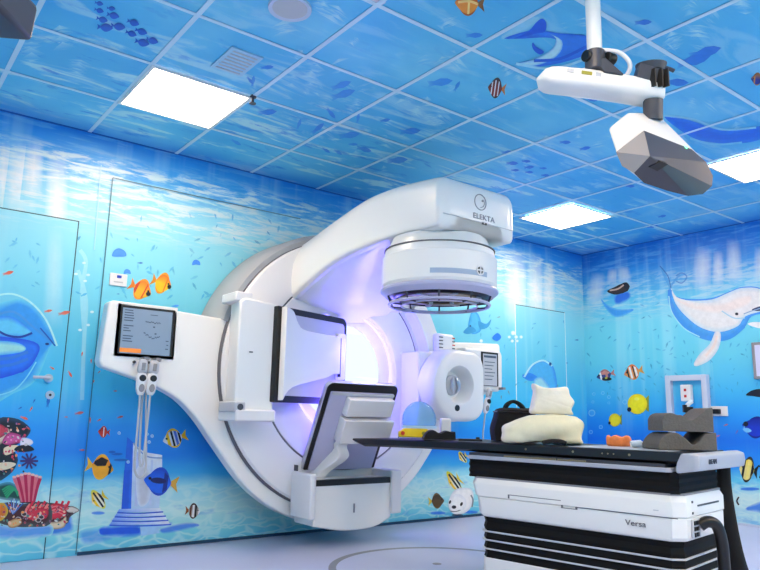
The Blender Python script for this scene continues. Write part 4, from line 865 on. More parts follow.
# monitors on the wing ends
def monitor(pxs, y, depth, house, lines, text):
    (ax_, az_), (bx_, bz_) = XZ(*pxs[0], y), XZ(*pxs[1], y)
    bm = B()
    if house:
        (hx, hz), (gx_, gz_) = XZ(*house[0], y), XZ(*house[1], y)
        prism(bm, [(x, y + .012, z) for x, z in rrect(hx, gx_, gz_, hz, (.05, .02, .02, .07))], (0, YF - y - .0, 0))
    else: box(bm, ax_ - .02, bx_ + .02, y + .012, YF + .02, bz_ - .02, az_ + .02)
    t = mk('monitor', bm, M['white'], LN, bev=.02 if house else .004, seg=3)
    bm = B(); box(bm, ax_, bx_, y, y + .02, bz_, az_); mk('monitor_bezel', bm, M['black'], t, bev=.002)
    bm = B(); x0, x1, z0, z1 = ax_ + .012, bx_ - .018, bz_ + .004, az_ - .016; W_, H_ = x1 - x0, z1 - z0
    box(bm, x0, x1, y - .001, y + .001, z0, z1, 0)
    rnd = random.Random(5)
    if text:
        for k in range(13): box(bm, x0 + .012, x0 + .012 + W_ * rnd.uniform(.10, .2), y - .0016, y, z1 - H_ * (.06 + .057 * k), z1 - H_ * (.038 + .057 * k), 1) if k not in (5, 9) else None
        for k in range(14): u = x0 + W_ * (.46 + .022 * k); z = z1 - H_ * .25 - rnd.uniform(0, .008); box(bm, u, u + W_ * .018, y - .0016, y, z - .007, z, 1)
        for k in range(16): u = x0 + W_ * (.44 + .021 * k); z = z1 - H_ * .60 - rnd.uniform(0, .010) + .003 * abs(k - 9); box(bm, u, u + W_ * .018, y - .0016, y, z - .007, z, 1)
        box(bm, x0 + W_ * .62, x0 + W_ * .66, y - .0016, y, z1 - H_ * .39, z1 - H_ * .36, 1); box(bm, x0 + W_ * .66, x0 + W_ * .70, y - .0016, y, z1 - H_ * .54, z1 - H_ * .51, 1); box(bm, x0 + W_ * .55, x0 + W_ * .70, y - .0016, y, z1 - H_ * .115, z1 - H_ * .10, 1)
        box(bm, x0 + W_ * .0, x0 + W_ * .42, y - .0016, y, z0 + H_ * .02, z0 + H_ * .115, 2)
        for k in range(3): box(bm, x0 + W_ * (.90 + .02 * (k % 2)), x0 + W_ * .96, y - .0016, y, z1 - H_ * (.68 + .09 * k), z1 - H_ * (.66 + .09 * k), 1)
    else:
        box(bm, x0 + W_ * .06, x1 - W_ * .06, y - .0016, y, z1 - H_ * .12, z1 - H_ * .05, 1)
        for k in range(6): box(bm, x0 + W_ * .1, x1 - W_ * (.15 + .1 * (k % 3)), y - .0016, y, z1 - H_ * (.27 + .11 * k), z1 - H_ * (.245 + .11 * k), 1)
    mk('screen', bm, [M['screen'], M['scr_dark'], M['scr_or']] if text else [M['screen3'], M['scr_dark']], t, recalc=True)
    return t
M['screen3'] = mat('screen_grey', (.62, .64, .68), .3, emit=.3, ec=(.7, .72, .76))
monitor(((121.5, 304.5), (172, 357)), YF - .012, 0, None, 13, True)
monitor(((482, 351.5), (498.5, 386.5)), 4.22, 0, ((466, 347), (504, 392)), 6, False)
for px in (134, 148, 157):
    bm = B(); p = XZ(px, 362 + (px - 134) * .05, YF); cyl(bm, (p[0], YF + .0, p[1]), (p[0], YF - .01, p[1]), .009, n=12); mk('button', bm, M['dgrey'], LN)
# hand pendants hanging from the wings
def pendant(px0, py0, px1, py1, cable, label, y=YF - .06):
    a = P3(px0, py0, y); b = P3(px1, py1, y); d = (b - a).normalized(); s = Vector((0, -1, 0)); c = s.cross(d).normalized(); L_ = (b - a).length
    t = thing('hand_pendant', a, label, 'remote control', 'hand pendants hanging from the machine wings')
    m4 = Matrix((( c.x, s.x, d.x, a.x), (c.y, s.y, d.y, a.y), (c.z, s.z, d.z, a.z), (0, 0, 0, 1)))
    def shape(z0, z1, w0, w1, th, mi=0):
        bm = B(); lo = []
        for k in range(9):
            t_ = k / 8; z = z0 + (z1 - z0) * t_; w_ = (w0 + (w1 - w0) * t_) * (.55 + .45 * min(1, math.sin(math.pi * min(max(t_, .0), 1)) * 1.9)); lo.append([(m4 @ Vector((w_ * math.cos(2 * math.pi * i / 16), th * (.6 + .4 * math.sin(math.pi * t_)) * math.sin(2 * math.pi * i / 16), z))) for i in range(16)])
        loft(bm, lo); return bm
    mk('grip', shape(-.005, L_ * .40, .030, .034, .02), M['lgrey'], t); bd = mk('keypad', shape(L_ * .36, L_, .036, .030, .022), M['white2'], t)
    bm = B()
    for zz, r in ((.52, .020), ): cyl(bm, m4 @ Vector((0, .012, L_ * zz)), m4 @ Vector((0, .024, L_ * zz)), r, n=18)
    mk('dial', bm, M['black'], bd)
    bm = B(); lathe(bm, [(0, .024), (.016, .023), (.018, .01)], m4 @ Vector((0, 0, L_ * .80)), s, n=18, cap=(False, False)); bmesh.ops.scale(bm, vec=(1, 1, 1.5), space=Matrix.Translation(-(m4 @ Vector((0, 0, L_ * .80)))), verts=bm.verts); mk('button_pad', bm, M['mgrey'], bd)
    bm = B(); box(bm, -.012, .012, .012, .022, L_ * .08, L_ * .30, mtx=m4); mk('button_row', bm, M['mgrey'], t, bev=.003)
    bm = B(); tube(bm, [m4 @ Vector((0, 0, L_ * .98))] + [P3(x, y_, y + dy) for x, y_, dy in cable], .007, 8); mk('cable', bm, M['lgrey'], t)
    bm = B(); h = P3(px0, py0 - 3, YF); box(bm, h.x - .016, h.x + .016, y - .01, YF + .004, a.z + .0, a.z + .02); mk('pendant_hook', bm, M['mgrey'], LN)
pendant(143.5, 360, 140, 395, [(138.5, 415, 0), (136, 445, 0), (134.5, 464, 0), (136, 474, 0), (140, 477.5, 0), (144.5, 474, .0), (146, 462, .01), (146, 430, .03), (146, 392, .05), (147, 368, .06)], 'grey and white hand pendant with looped cord, left of two below the large screen')
pendant(155, 361, 150, 395, [(148.5, 412, 0), (146, 435, 0), (143.6, 458, -.01), (141.8, 466, -.01), (139.6, 463, .0), (139.8, 445, .02), (141.5, 410, .04), (145, 372, .055)], 'grey and white hand pendant, right of two below the large screen')
pendant(490, 389, 485, 413, [(484, 425, 0), (483, 435, .02), (484, 446, .05), (487, 452, .09)], 'small hand pendant under the small right-hand screen of the machine', 4.19)

for k, (dx, dy, dz, e) in enumerate(((.16, -.22, .16, 16), (-.2, -.16, -.26, 9))):   # unseen violet point lights added before the drum to spread the bore glow
    l = bpy.data.lights.new('bore_glow_fill', 'POINT'); l.color = (.13, .09, 1); l.energy = e; l.shadow_soft_size = .10
    o = bpy.data.objects.new('bore_glow_fill', l); COL.objects.link(o); o.parent = LN; o.location = Vector((IX + dx, YF + dy, IZ + dz)) - ORG[LN]

for o in (HD, RG, BF): o.location.z -= .032
# ------------------------------------------------------------------ treatment couch (its own axes: w across, l towards the machine)
CA = R(9); CP = Vector((3.131, 1.791, 0))
CT = thing('treatment_couch', CP, 'black and white treatment couch with long dark tabletop, right foreground', 'couch', rz=CA)
CM = Matrix.Translation(CP) @ Matrix.Rotation(CA, 4, 'Z')
def CW(w, l, z): return CM @ Vector((w, l, z))
def ck(name, bm, m, parent=CT, **k): return mk(name, bm, m, parent, local=True, **k)
LB_, WB_ = 1.13, .57
def ringbox(bm, w0, w1, l0, l1, z0, z1, ch=.05, mi=0):   # box with cut vertical corners
    p = [(w0 + ch, l0), (w1 - ch, l0), (w1, l0 + ch), (w1, l1 - ch), (w1 - ch, l1), (w0 + ch, l1), (w0, l1 - ch), (w0, l0 + ch)]
    loft(bm, [[(x, y, z) for x, y in p] for z in (z0, z1)], mi=mi)
def loopbox(w0, w1, l0, l1, z, ch): return [(x, y, z) for x, y in ((w0 + ch, l0), (w1 - ch, l0), (w1, l0 + ch), (w1, l1 - ch), (w1 - ch, l1), (w0 + ch, l1), (w0, l1 - ch), (w0, l0 + ch))]
bm = B(); ringbox(bm, .0, WB_, .0, LB_ - .01, .0, .125, .04); ck('base', bm, M['white2'], bev=.008)
bm = B(); zz = [.12 + .0275 * k for k in range(9)]
loft(bm, [loopbox(.004 + (.006 if k % 2 else 0), WB_ - .004 - (.006 if k % 2 else 0), .004 + (.006 if k % 2 else 0), LB_ - .008 - (.006 if k % 2 else 0), z, .045) for k, z in enumerate(zz)]); LW = ck('lower_bellows', bm, M['bellow'], ang=20)
for z in (.170, .216, .262):
    bm = B(); loft(bm, [loopbox(-.002, WB_ + .002, -.002, LB_ - .002, z - .0035, .045), loopbox(-.002, WB_ + .002, -.002, LB_ - .002, z + .0035, .045)]); ck('slat', bm, M['slat'], LW)
bm = B(); loft(bm, [loopbox(.01, WB_ - .01, .01, LB_ - .01, .338, .05), loopbox(-.012, WB_ + .01, -.014, LB_ + .0, .345, .05), loopbox(-.02, WB_ + .01, -.02, LB_ + .01, .36, .05), loopbox(-.022, WB_ + .01, -.022, LB_ + .02, .447, .05)]); BC = ck('lower_cover', bm, M['white'], bev=.004)
bm = B(); loft(bm, [loopbox(-.018, WB_ + .008, -.018, LB_ + .02, .447, .05), loopbox(-.026, WB_ + .012, -.026, LB_ + .03, .452, .05), loopbox(-.026, WB_ + .012, -.026, LB_ + .05, .52, .05), loopbox(-.010, WB_ + .0, -.012, LB_ + .045, .548, .05)]); UC = ck('upper_cover', bm, M['white'], bev=.004)
bm = B(); loft(bm, [loopbox(-.012, WB_ + .005, -.014, LB_ + .048, .547, .05), loopbox(-.012, WB_ + .005, -.014, LB_ + .048, .556, .05)]); ck('top_lip', bm, M['mgrey'])
# stepped joint line along the near side, text, panel marks
def sideq(bm, l0, l1, z0, z1, d=.001, w=-.024): box(bm, w - d, w + .004, l0, l1, z0, z1)
bm = B(); sideq(bm, .0, .50, .447, .4505); sideq(bm, .50, .51, .437, .4505); sideq(bm, .42 + .09, .585, .437, .4405, .001); sideq(bm, .58, .59, .437, .475); sideq(bm, .59, .90, .472, .4755, .003); sideq(bm, .90, .91, .455, .4755, .003); ck('joint_line', bm, M['groove'], BC)
bm = text_bm('Versa', .037); bmesh.ops.scale(bm, vec=(1.2, 1, 1), verts=bm.verts)
bmesh.ops.transform(bm, matrix=Matrix.Translation((-.0235, .20, .405)) @ Matrix.Rotation(R(-90), 4, 'Z') @ Matrix.Rotation(R(90), 4, 'X'), verts=bm.verts); ck('lettering', bm, M['groove'], BC, recalc=False)
bm = B(); box(bm, -.0285, -.02, .085, .11, .475, .479); ck('small_mark', bm, M['lgrey'], UC)
bm = B(); box(bm, .16, .45, -.029, -.02, .492, .500); ck('handle_slot', bm, M['dgrey'], UC)
for k in range(2): bm = B(); box(bm, .085, .10, -.029, -.02, .462 + .05 * k, .472 + .05 * k); ck('screw', bm, M['dgrey'], UC)
bm = B(); box(bm, .075, .17, -.032, -.02, .355, .44); SP = ck('socket_panel', bm, M['lgrey'], BC, bev=.004)
for k in range(3):
    for j in range(2): bm = B(); box(bm, .085 + .032 * j, .107 + .032 * j, -.036, -.03, .362 + .026 * k, .380 + .026 * k); ck('socket', bm, M['black'], SP)
bm = B(); tube(bm, [(.165, -.03, .405), (.185, -.06, .425), (.215, -.09, .405), (.24, -.10, .32), (.25, -.10, .18), (.255, -.11, .05), (.27, -.13, .03)], lambda t: .027, 12); ck('power_hose', bm, M['black'], BC)
# upper bellows, carriage rail, end bumper
bm = B(); zz = [.553, .57, .587, .604, .621, .638, .655]
loft(bm, [loopbox(-.01 + (.004 if k % 2 else 0), WB_ - (.004 if k % 2 else 0), .0 + (.004 if k % 2 else 0), LB_ + .075 - (.004 if k % 2 else 0), z, .03) for k, z in enumerate(zz)]); ck('upper_bellows', bm, M['bellow'], ang=20)
bm = B(); ringbox(bm, -.035, WB_ + .03, .02, LB_ + .06, .652, .672, .02); ck('carriage_rail', bm, M['bumper'], bev=.004)
bm = B(); box(bm, -.01, WB_, .05, LB_ + .05, .67, .688); ck('slide_channel', bm, M['dgrey'])
bm = B()
for l in (.45, .62, .78): box(bm, -.016, -.008, l, l + .16, .674, .682)
ck('channel_strip', bm, M['brass'])
bm = B(); prof = [(-.115, .668), (-.02, .652), (-.01, .66), (-.02, .70), (-.045, .742), (-.085, .745), (-.118, .735), (-.122, .70)]
loft(bm, [[(w_, l * s + .0, z) for l, z in prof] for w_, s in ((-.045, .82), (-.035, .97), (.0, 1), (WB_ + .03, 1), (WB_ + .05, .97))]); BP = ck('end_bumper', bm, M['bumper'], bev=.01, seg=3)
bm = text_bm('iBEAM', .032); bmesh.ops.transform(bm, matrix=Matrix.Translation((.115, -.1235, .705)) @ Matrix.Rotation(R(90), 4, 'X'), verts=bm.verts); bmesh.ops.scale(bm, vec=(1.25, 1, 1), space=Matrix.Translation((-.115, 0, 0)), verts=bm.verts); ck('lettering', bm, M['dgrey'], BP, recalc=False)
TT = .745
bm = B(); lo = []
for l, w0, w1, z0, z1 in ((-.03, .0, WB_, .702, TT), (.0, -.012, WB_ + .012, .692, TT), (.95, -.012, WB_ + .012, .692, TT), (1.57, -.01, WB_ + .01, .690, .742), (1.92, .0, WB_, .684, .735), (2.07, .01, WB_ - .01, .680, .731), (2.13, .03, WB_ - .03, .690, .729), (2.21, .05, WB_ - .05, .706, .727)):
    lo.append([(x, l, z) for x, z in ((w0, z0 + .012), (w0 + .02, z0), (w1 - .02, z0), (w1, z0 + .012), (w1, z1 - .006), (w1 - .006, z1), (w0 + .006, z1), (w0, z1 - .006))])
loft(bm, lo); TB = ck('tabletop', bm, M['carbon'], ang=30)
bm = B(); box(bm, .01, WB_ - .01, .04, .56, TT - .001, TT + .0025); ck('pale_inlay', bm, M['bumper'], TB)
for l in (.22, .52, .80): bm = B(); cyl(bm, (-.013, l, .722), (-.0155, l, .722), .006, n=12); ck('index_mark', bm, M['brass'], TB)
for k in range(3): bm = B(); box(bm, .0, .006, 1.955 - .001, 1.965, .722, .73) if k == 9 else cyl(bm, (-.0135, .30 + .03 * k, .722), (-.0155, .30 + .03 * k, .722), .004, n=8); ck('index_mark', bm, M['brass'], TB)
# drape of the cable chain at the far end
bm = B(); tube(bm, [(.615, -.01, .66), (.635, .0, .56), (.665, -.0, .40), (.70, -.01, .22), (.73, -.03, .08), (.74, -.04, .035)], lambda t: .034 + .012 * t, 12); ck('cable_drape', bm, M['blackf'])
bm = B(); box(bm, .545, .57, .02, .06, .0, .345); ck('corner_post', bm, M['white2'])

# ------------------------------------------------------------------ things lying on the couch
def tab(px, w, z=TT):                       # place on the tabletop under a column of the photograph
    a, b = -.2, 2.2
    for _ in range(50):
        m_ = (a + b) / 2
        if pxof(CW(w, m_, z))[0] > px: a = m_
        else: b = m_
    return a
def scale_at(w, l):                         # metres for one photograph pixel there
    p = CW(w, l, TT); q = p + Vector((0, 0, .1)); return .1 / (pxof(p)[1] - pxof(q)[1])
RI = Vector((MR[0][0], MR[1][0], 0)).normalized(); FW = Vector((MR[0][2], MR[1][2], 0)).normalized()
def locM(px, w, az=None, dz=0.003):
    l = tab(px, w); p = CW(w, l, TT + dz); s = scale_at(w, l)
    x = RI.copy(); 
    if az is not None: x = Vector((math.cos(az), math.sin(az), 0))
    y = Vector((0, 0, 1)).cross(x)
    return Matrix(((x.x, y.x, 0, p.x), (x.y, y.y, 0, p.y), (0, 0, 1, p.z), (0, 0, 0, 1))), s
def tr(bm, m): bmesh.ops.transform(bm, matrix=m, verts=bm.verts); return bm
# clear bluish head shell on a yellow clip tray, beside a black neck pad
m4, s = locM(419, .27)
t = thing('head_shell', m4.translation, 'clear pale blue domed shell on a yellow base at the head of the couch', 'shell')
bm = B(); lo = []
for k in range(11):
    a = R(-20 + 110 * k / 10); r = math.cos(a) * 17.5 * s; z = (17 + 19 * math.sin(a)) * s
    lo.append([(r * math.cos(2 * math.pi * i / 32), .85 * r * math.sin(2 * math.pi * i / 32), z) for i in range(32)])
L_ = loft(bm, lo, cap=False); mk('shell', tr(bm, m4), M['dome'], t, ang=180)
bm = B(); lathe(bm, [(16.2 * s, 9.0 * s), (18 * s, 9.0 * s), (18 * s, 11.5 * s), (16.2 * s, 11.5 * s)], (0, 0, 0), (0, 0, 1), n=32, cap=(False, False)); bmesh.ops.scale(bm, vec=(1, .85, 1), verts=bm.verts); mk('rim', tr(bm, m4), mat('shell_rim', (.72, .86, .96), .3), t)
bm = B(); prism(bm, [(x * s, -.09, z * s) for x, z in ((-21, 0), (-21, 5), (-16, 8.5), (8, 8.5), (10, 4), (10, 0))], (0, .18, 0)); TY = mk('tray', tr(bm, m4), M['yellow'], t, bev=.006)
for x in (-17, 4): bm = B(); cyl(bm, (x * s, -.088, 4 * s), (x * s, -.1, 4 * s), 2 * s, n=16); mk('clip', tr(bm, m4), M['red'] if x < 0 else M['gold'], TY)
m4, s = locM(439, .08)
pr = [(p.x, p.y) for p in crom([(-16, 2, 0), (-12, 7.5, 0), (-6, 9, 0), (0, 6, 0), (7, 8.5, 0), (12, 7.5, 0), (15.5, 8, 0)], 4)]
bm = B(); prism(bm, [(x * s, -.07, z * s) for x, z in [(-17, 0)] + pr + [(16, 0)]], (0, .16, 0)); tag(mk('neck_pad', tr(bm, m4), M['blackf'], org=m4.translation, bev=.006), 'low wavy black neck pad lying beside the clear dome', 'pad')
m4, s = locM(447, .46)
bm = B(); box(bm, -7 * s, 3.5 * s, -.05, .05, .0, 19 * s); WBx = tag(mk('accessory_box', tr(bm, m4), M['white2'], org=m4.translation, bev=.01), 'small white box half hidden behind the black neck pad', 'box')
# black bag
m4, s = locM(513, .36)
t = thing('black_bag', m4.translation, 'black soft bag with carry handle standing behind the cream cushion', 'bag')
out_ = crom([(-21, 0, 0), (-22.5, 12, 0), (-19, 24, 0), (-16, 32, 0), (-4, 33.5, 0), (8, 33, 0), (20, 32, 0), (23, 16, 0), (23, 0, 0)], 3)
bm = B(); lo = []
for y, k in ((-.085, .93), (-.06, .985), (0, 1), (.06, .985), (.085, .93)): lo.append([(p.x * s * k, y, max(0, p.y * s * (k if p.y > 3 else 1))) for p in out_])
loft(bm, lo); mk('body', tr(bm, m4), M['blackf'], t, ang=40)
bm = B(); prism(bm, [(x * s, -.09, z * s) for x, z in ((-18, 28.5), (20, 27.5), (20, 29), (-18, 30))], (0, .18, 0)); mk('flap', tr(bm, m4), M['black'], t, bev=.003)
for y in (-.03, .03):
    bm = B(); tube(bm, [(-8 * s, y, 31 * s), (-6 * s, y, 36 * s), (-1 * s, y * .5, 39.5 * s), (4 * s, y * .5, 39 * s), (9 * s, y, 35.5 * s), (12 * s, y, 31 * s)], .011, 8); mk('handle', tr(bm, m4), M['blackf'], t)
# cream vacuum cushion: folded sheet standing on the lying part
m4, s = locM(543, .12)
def lump(outline, y0, y1, ny=7, pinch=.16, seed=1, amp=2.2, z0=0):
    P = crom([(x, z, 0) for x, z in outline], 4, True); lo = []
    for j in range(ny):
        v = -1 + 2 * j / (ny - 1); k = 1 - pinch * abs(v) ** 3; cx = sum(p.x for p in P) / len(P); cz = sum(p.y for p in P) / len(P)
        row = []
        for p in P:
            n_ = noise.noise(Vector((p.x * .11, p.y * .11, v * 1.3 + seed))) * amp
            x = cx + (p.x - cx) * k + n_; z = cz + (p.y - cz) * k + n_ * .5
            row.append((x * s, (y0 + y1) / 2 + (y1 - y0) / 2 * v + n_ * .004, max(z0, z) * s))
        lo.append(row)
    bm = B(); loft(bm, lo); return bm
o1 = [(-38, 1), (-41, 10), (-40, 17), (-30, 22), (-14, 28), (2, 30), (24, 29), (36, 27), (40, 20), (38, 8), (39, 1), (20, 0), (-8, 2)]
o2 = [(-11, 30), (-10, 40), (-8, 52), (-9, 61), (1, 57.5), (14, 57), (26, 58), (29, 50), (34, 43), (30, 35), (31, 29), (10, 28)]
tag(mk('vacuum_cushion', tr(lump(o1, -.11, .13), m4), M['cream'], org=m4.translation, ang=180), 'cream lumpy vacuum cushion lying on the dark tabletop', 'cushion')
m5 = m4 @ Matrix.Translation((0, .02, 0))
tag(mk('vacuum_cushion', tr(lump(o2, -.055, .06, seed=4, amp=1.2, z0=30), m5), mat('cream_sheet', (.93, .91, .84), .6, bump=.4, bscale=18, var=.05), org=m5.translation, ang=180), 'cream squarish folded cushion standing on top of the lying one', 'cushion')
m4, s = locM(556, .0)
bm = B(); tube(bm, [(-14 * s, 0, .012), (-6 * s, -.006, .022), (4 * s, -.004, .022), (10 * s, 0, .012)], .012, 8); tag(mk('fixing_strap', tr(bm, m4), M['blackf'], org=m4.translation), 'short black strap on the table edge in front of the cream cushion', 'strap')
m4, s = locM(470, .04)
bm = B(); box(bm, -12 * s, 12 * s, -.03, .03, 0, 2.2 * s); cyl(bm, (8 * s, 0, 2 * s), (8 * s, 0, 4 * s), .012, n=12); tag(mk('clamp_bar', tr(bm, m4), M['black'], org=m4.translation, bev=.004), 'thin black clamp bar on the tabletop left of the black bag', 'clamp')
# orange tray and little bottle
m4, s = locM(619, .36)
bm = B(); N_ = 36; lo = []
for z, r in ((0, 10.5), (1.5, 12), (7, 12.5), (9.5, 11.5), (10, 9.5), (7.5, 8.5)): lo.append([((r + .5 * math.cos(6 * 2 * math.pi * i / N_)) * s * math.cos(2 * math.pi * i / N_), .72 * r * s * math.sin(2 * math.pi * i / N_), (z + (.9 * math.sin(5 * 2 * math.pi * i / N_) if z > 5 else 0)) * s) for i in range(N_)])
loft(bm, lo); tag(mk('orange_bowl', tr(bm, m4), M['orange'], org=m4.translation), 'orange wavy-rimmed bowl on the couch between cushion and grey headrests', 'bowl')
m4, s = locM(640, .30)
t = thing('spray_bottle', m4.translation, 'small pale blue bottle lying beside the orange bowl, black tipped', 'bottle')
bm = B(); lathe(bm, [(0, -7 * s), (3.2 * s, -7 * s), (3.6 * s, -6 * s), (3.6 * s, 3 * s), (1.6 * s, 5 * s), (1.4 * s, 7 * s)], (-2 * s, 0, 3.7 * s), (1, 0, .12), n=24); mk('body', tr(bm, m4), mat('pale_blue_plastic', (.88, .94, .98), .35), t)
bm = B(); lathe(bm, [(1.8 * s, 6 * s), (1.8 * s, 9 * s), (1 * s, 10 * s)], (-2 * s, 0, 3.7 * s), (1, 0, .12), n=16); box(bm, 5 * s, 9 * s, -.008, .008, 5 * s, 9 * s); mk('nozzle', tr(bm, m4), M['black'], t, bev=.003)
# two grey foam headrests, one on the other
m4, s = locM(681, .26)
def rest(pr, label, dz, yb, m4):
    t_ = crom([(x, z, 0) for x, z in pr], 4); x0, x1 = pr[0][0], pr[-1][0]
    bm = B(); prism(bm, [(p.x * .9 * s, -.10, p.y * s) for p in t_] + [(x1 * .9 * s, -.10, yb * s), (x0 * .9 * s, -.10, yb * s)], (0, .22, 0))
    o = mk('foam_headrest', tr(bm, m4), M['foam'], org=m4 @ Vector((0, 0, yb * s)), bev=.006, seg=3)
    return tag(o, label, 'headrest', 'grey foam headrests on the couch')
rest([(-34, 5), (-30, 11), (-23, 16), (-13, 17.2), (-4, 12), (4, 6), (11, 9), (19, 16.8), (31, 18)], 'grey foam headrest resting directly on the couch, lower of the two stacked', 0, 0, m4)
m5 = m4 @ Matrix.Rotation(R(-3), 4, 'Z')
rest([(-27, 29), (-24, 34), (-17, 36.5), (-9, 34.5), (-5, 34.5), (2, 30), (8, 30.5), (16, 36), (23, 41), (29, 42.5)], 'grey foam headrest on top of the other, with a pale clip behind', 0, 18.4, m5)
m6 = m4 @ Matrix.Translation((0, .14, 0))
bm = B(); box(bm, 20 * s, 27 * s, -.012, .012, 0, 44 * s); tube(bm, [(20 * s, 0, 43 * s), (23 * s, 0, 47 * s), (27 * s, 0, 50 * s)], .012, 8, mi=1); box(bm, 17 * s, 20.5 * s, -.012, .012, 38 * s, 46 * s); tag(mk('locking_clip', tr(bm, m6), [M['black'], M['white2']], org=m6.translation, bev=.003), 'black and white upright clip behind the stacked grey headrests', 'clip')

# ------------------------------------------------------------------ fittings on the painted walls
p = at(118, 280, 1, Y1)
t = thing('wall_switch', p, 'small white wall plate with a blue key, above the large screen', 'switch')
bm = B(); box(bm, p.x - .057, p.x + .057, Y1 - .012, Y1 + .002, p.z - .042, p.z + .042); mk('plate', bm, M['white2'], t, bev=.004)
bm = B(); box(bm, p.x - .012, p.x + .018, Y1 - .016, Y1 - .010, p.z + .012, p.z + .030); mk('key', bm, M['blue'], t, bev=.002); bm = B(); box(bm, p.x - .03, p.x + .03, Y1 - .014, Y1 - .010, p.z - .02, p.z - .012); mk('label_strip', bm, M['lgrey'], t)
def YZ(px, py, x): q = at(px, py, 0, x); return q.y, q.z
y0, z1 = YZ(668, 376, X1); y1, _ = YZ(709, 374, X1); z0 = YZ(672, 446, X1)[1]
t = thing('wall_frame', (X1, y0, z0), 'pale grey frame around a blue recess on the right wall', 'frame')
bm = B(); fw, fd = .052, .06
for a, b, c, d in ((y0 - fw, y0, z0, z1), (y1, y1 + fw, z0, z1), (y1 + fw, y0 - fw, z1 - fw, z1), (y1 + fw, y0 - fw, z0, z0 + .02)): box(bm, X1 - fd, X1, min(a, b), max(a, b), c, d)
mk('frame', bm, M['frame'], t, bev=.003); bm = B(); box(bm, X1 - .012, X1 - .008, y1 + fw, y0 - fw, z0 + .02, z1 - fw); mk('back_panel', bm, M['wall_r'], t)
q = at(686, 393, 0, X1 - .06)
t = thing('wall_phone', q, 'white wall phone box with two red marks inside the pale frame', 'phone')
bm = B(); box(bm, X1 - .075, X1 - .013, q.y - .048, q.y + .050, q.z - .078, q.z + .078); mk('housing', bm, M['white2'], t, bev=.008)
for dz in (.028, -.03): bm = B(); box(bm, X1 - .0765, X1 - .073, q.y - .012, q.y + .012, q.z + dz - .012, q.z + dz + .012); mk('red_mark', bm, M['red'], t)
q = at(718, 411.5, 0, X1)
t = thing('wall_socket', q, 'white double wall socket with a black plug, right of the pale frame', 'socket')
bm = B(); a = YZ(710, 411, X1)[0]; b = YZ(728, 411, X1)[0]; box(bm, X1 - .012, X1 + .002, b, a, q.z - .042, q.z + .048); mk('plate', bm, M['white2'], t, bev=.003)
bm = B(); a2 = YZ(711.5, 411, X1)[0]; b2 = YZ(721.5, 411, X1)[0]; box(bm, X1 - .055, X1 - .008, b2, a2, q.z - .022, q.z + .022); mk('plug', bm, M['black'], t, bev=.005)
y0, z1 = YZ(753.5, 343, X1); z0 = YZ(755, 379.5, X1)[1]
t = thing('wall_screen', (X1, y0 - .3, z0), 'framed pale lit screen on the right wall at the photo edge', 'screen')
bm = B(); box(bm, X1 - .05, X1, y0 - .52, y0, z0, z1); mk('frame', bm, M['mgrey'], t, bev=.006); bm = B(); box(bm, X1 - .052, X1 - .045, y0 - .495, y0 - .028, z0 + .025, z1 - .025); mk('display', bm, M['screen2'], t)

# ------------------------------------------------------------------ ceiling-hung scanner
DS = 2.8
def D(px, py, d=DS): return atd(px, py, d)
top = D(595, 60); top_c = Vector((top.x, top.y, ZC))
SN = thing('ceiling_scanner', top_c, 'ceiling-hung patient scanner: white pole, white arm and grey faceted pod', 'scanner')
bm = B(); cyl(bm, top, top_c, .030, n=28); PO = mk('pole', bm, M['white'], SN)
bm = B(); cyl(bm, top_c - Vector((0, 0, .02)), top_c, .09, n=32); mk('ceiling_flange', bm, M['white2'], PO, bev=.004)
bm = B(); cyl(bm, top + Vector((0, 0, .035)), top - Vector((0, 0, .05)), .040, n=24)
k0 = D(600, 74); k1 = D(616, 80)
hull(bm, [D(591, 66) + FW * .04 * e for e in (-1, 1)] + [D(602, 62) + FW * .04 * e for e in (-1, 1)] + [D(620, 80) + FW * .05 * e for e in (-1, 1)] + [D(601, 78) + FW * .05 * e for e in (-1, 1)]); CL = mk('clamp', bm, M['dgrey'], SN, bev=.004)
for px, py in ((588, 58), (609, 60)):
    q = D(px, py); bm = B(); cyl(bm, q - FW * .02 - RI * .018, q - FW * .0 + RI * .018, .024, n=14); mk('clamp_knob', bm, M['black'], CL, bev=.004)
# white arm: long rounded bar
A, Bq = D(537, 79, DS - .0), D(664, 97, DS + .03)
ax = (Bq - A); LA = ax.length; ax.normalize(); up = (Vector((0, 0, 1)) - ax * ax.z).normalized(); sd = ax.cross(up)
bm = B(); lo = []
for k in range(25):
    t_ = k / 24; e = min(1, math.sqrt(max(0, 1 - (1 - min(1, t_ / .12)) ** 2))) * min(1, math.sqrt(max(0, 1 - (1 - min(1, (1 - t_) / .10)) ** 2)))
    e = max(e, .08); hh = .043 * (.55 + .45 * e) * e ** .6 * (1 + .10 * math.sin(math.pi * t_)); ww = .066 * e ** .8; c = A + ax * LA * t_ + up * (.010 * math.sin(math.pi * t_))
    lo.append([c + sd * (ww * abs(math.cos(2 * math.pi * i / 24)) ** .7 * (1 if math.cos(2 * math.pi * i / 24) > 0 else -1)) + up * (hh * abs(math.sin(2 * math.pi * i / 24)) ** .7 * (1 if math.sin(2 * math.pi * i / 24) > 0 else -1)) for i in range(24)])
loft(bm, lo); AR = mk('scanner_arm', bm, M['white'], SN, ang=60)
def onarm(t_, u, v): return A + ax * LA * t_ + sd * u + up * v
sgn = -1 if (sd.dot(FW) > 0) else 1
for name, t0, t1, m in (('gold_label', .30, .38, M['gold']), ('grey_label', .19, .24, M['lgrey']), ('grey_label', .41, .45, M['lgrey'])):
    bm = B(); pr4 = [onarm(a, sgn * .0655, b) for a, b in ((t0, .012), (t1, .012), (t1, .026), (t0, .026))]; prism(bm, pr4, sd * sgn * .003); mk(name, bm, m, AR)
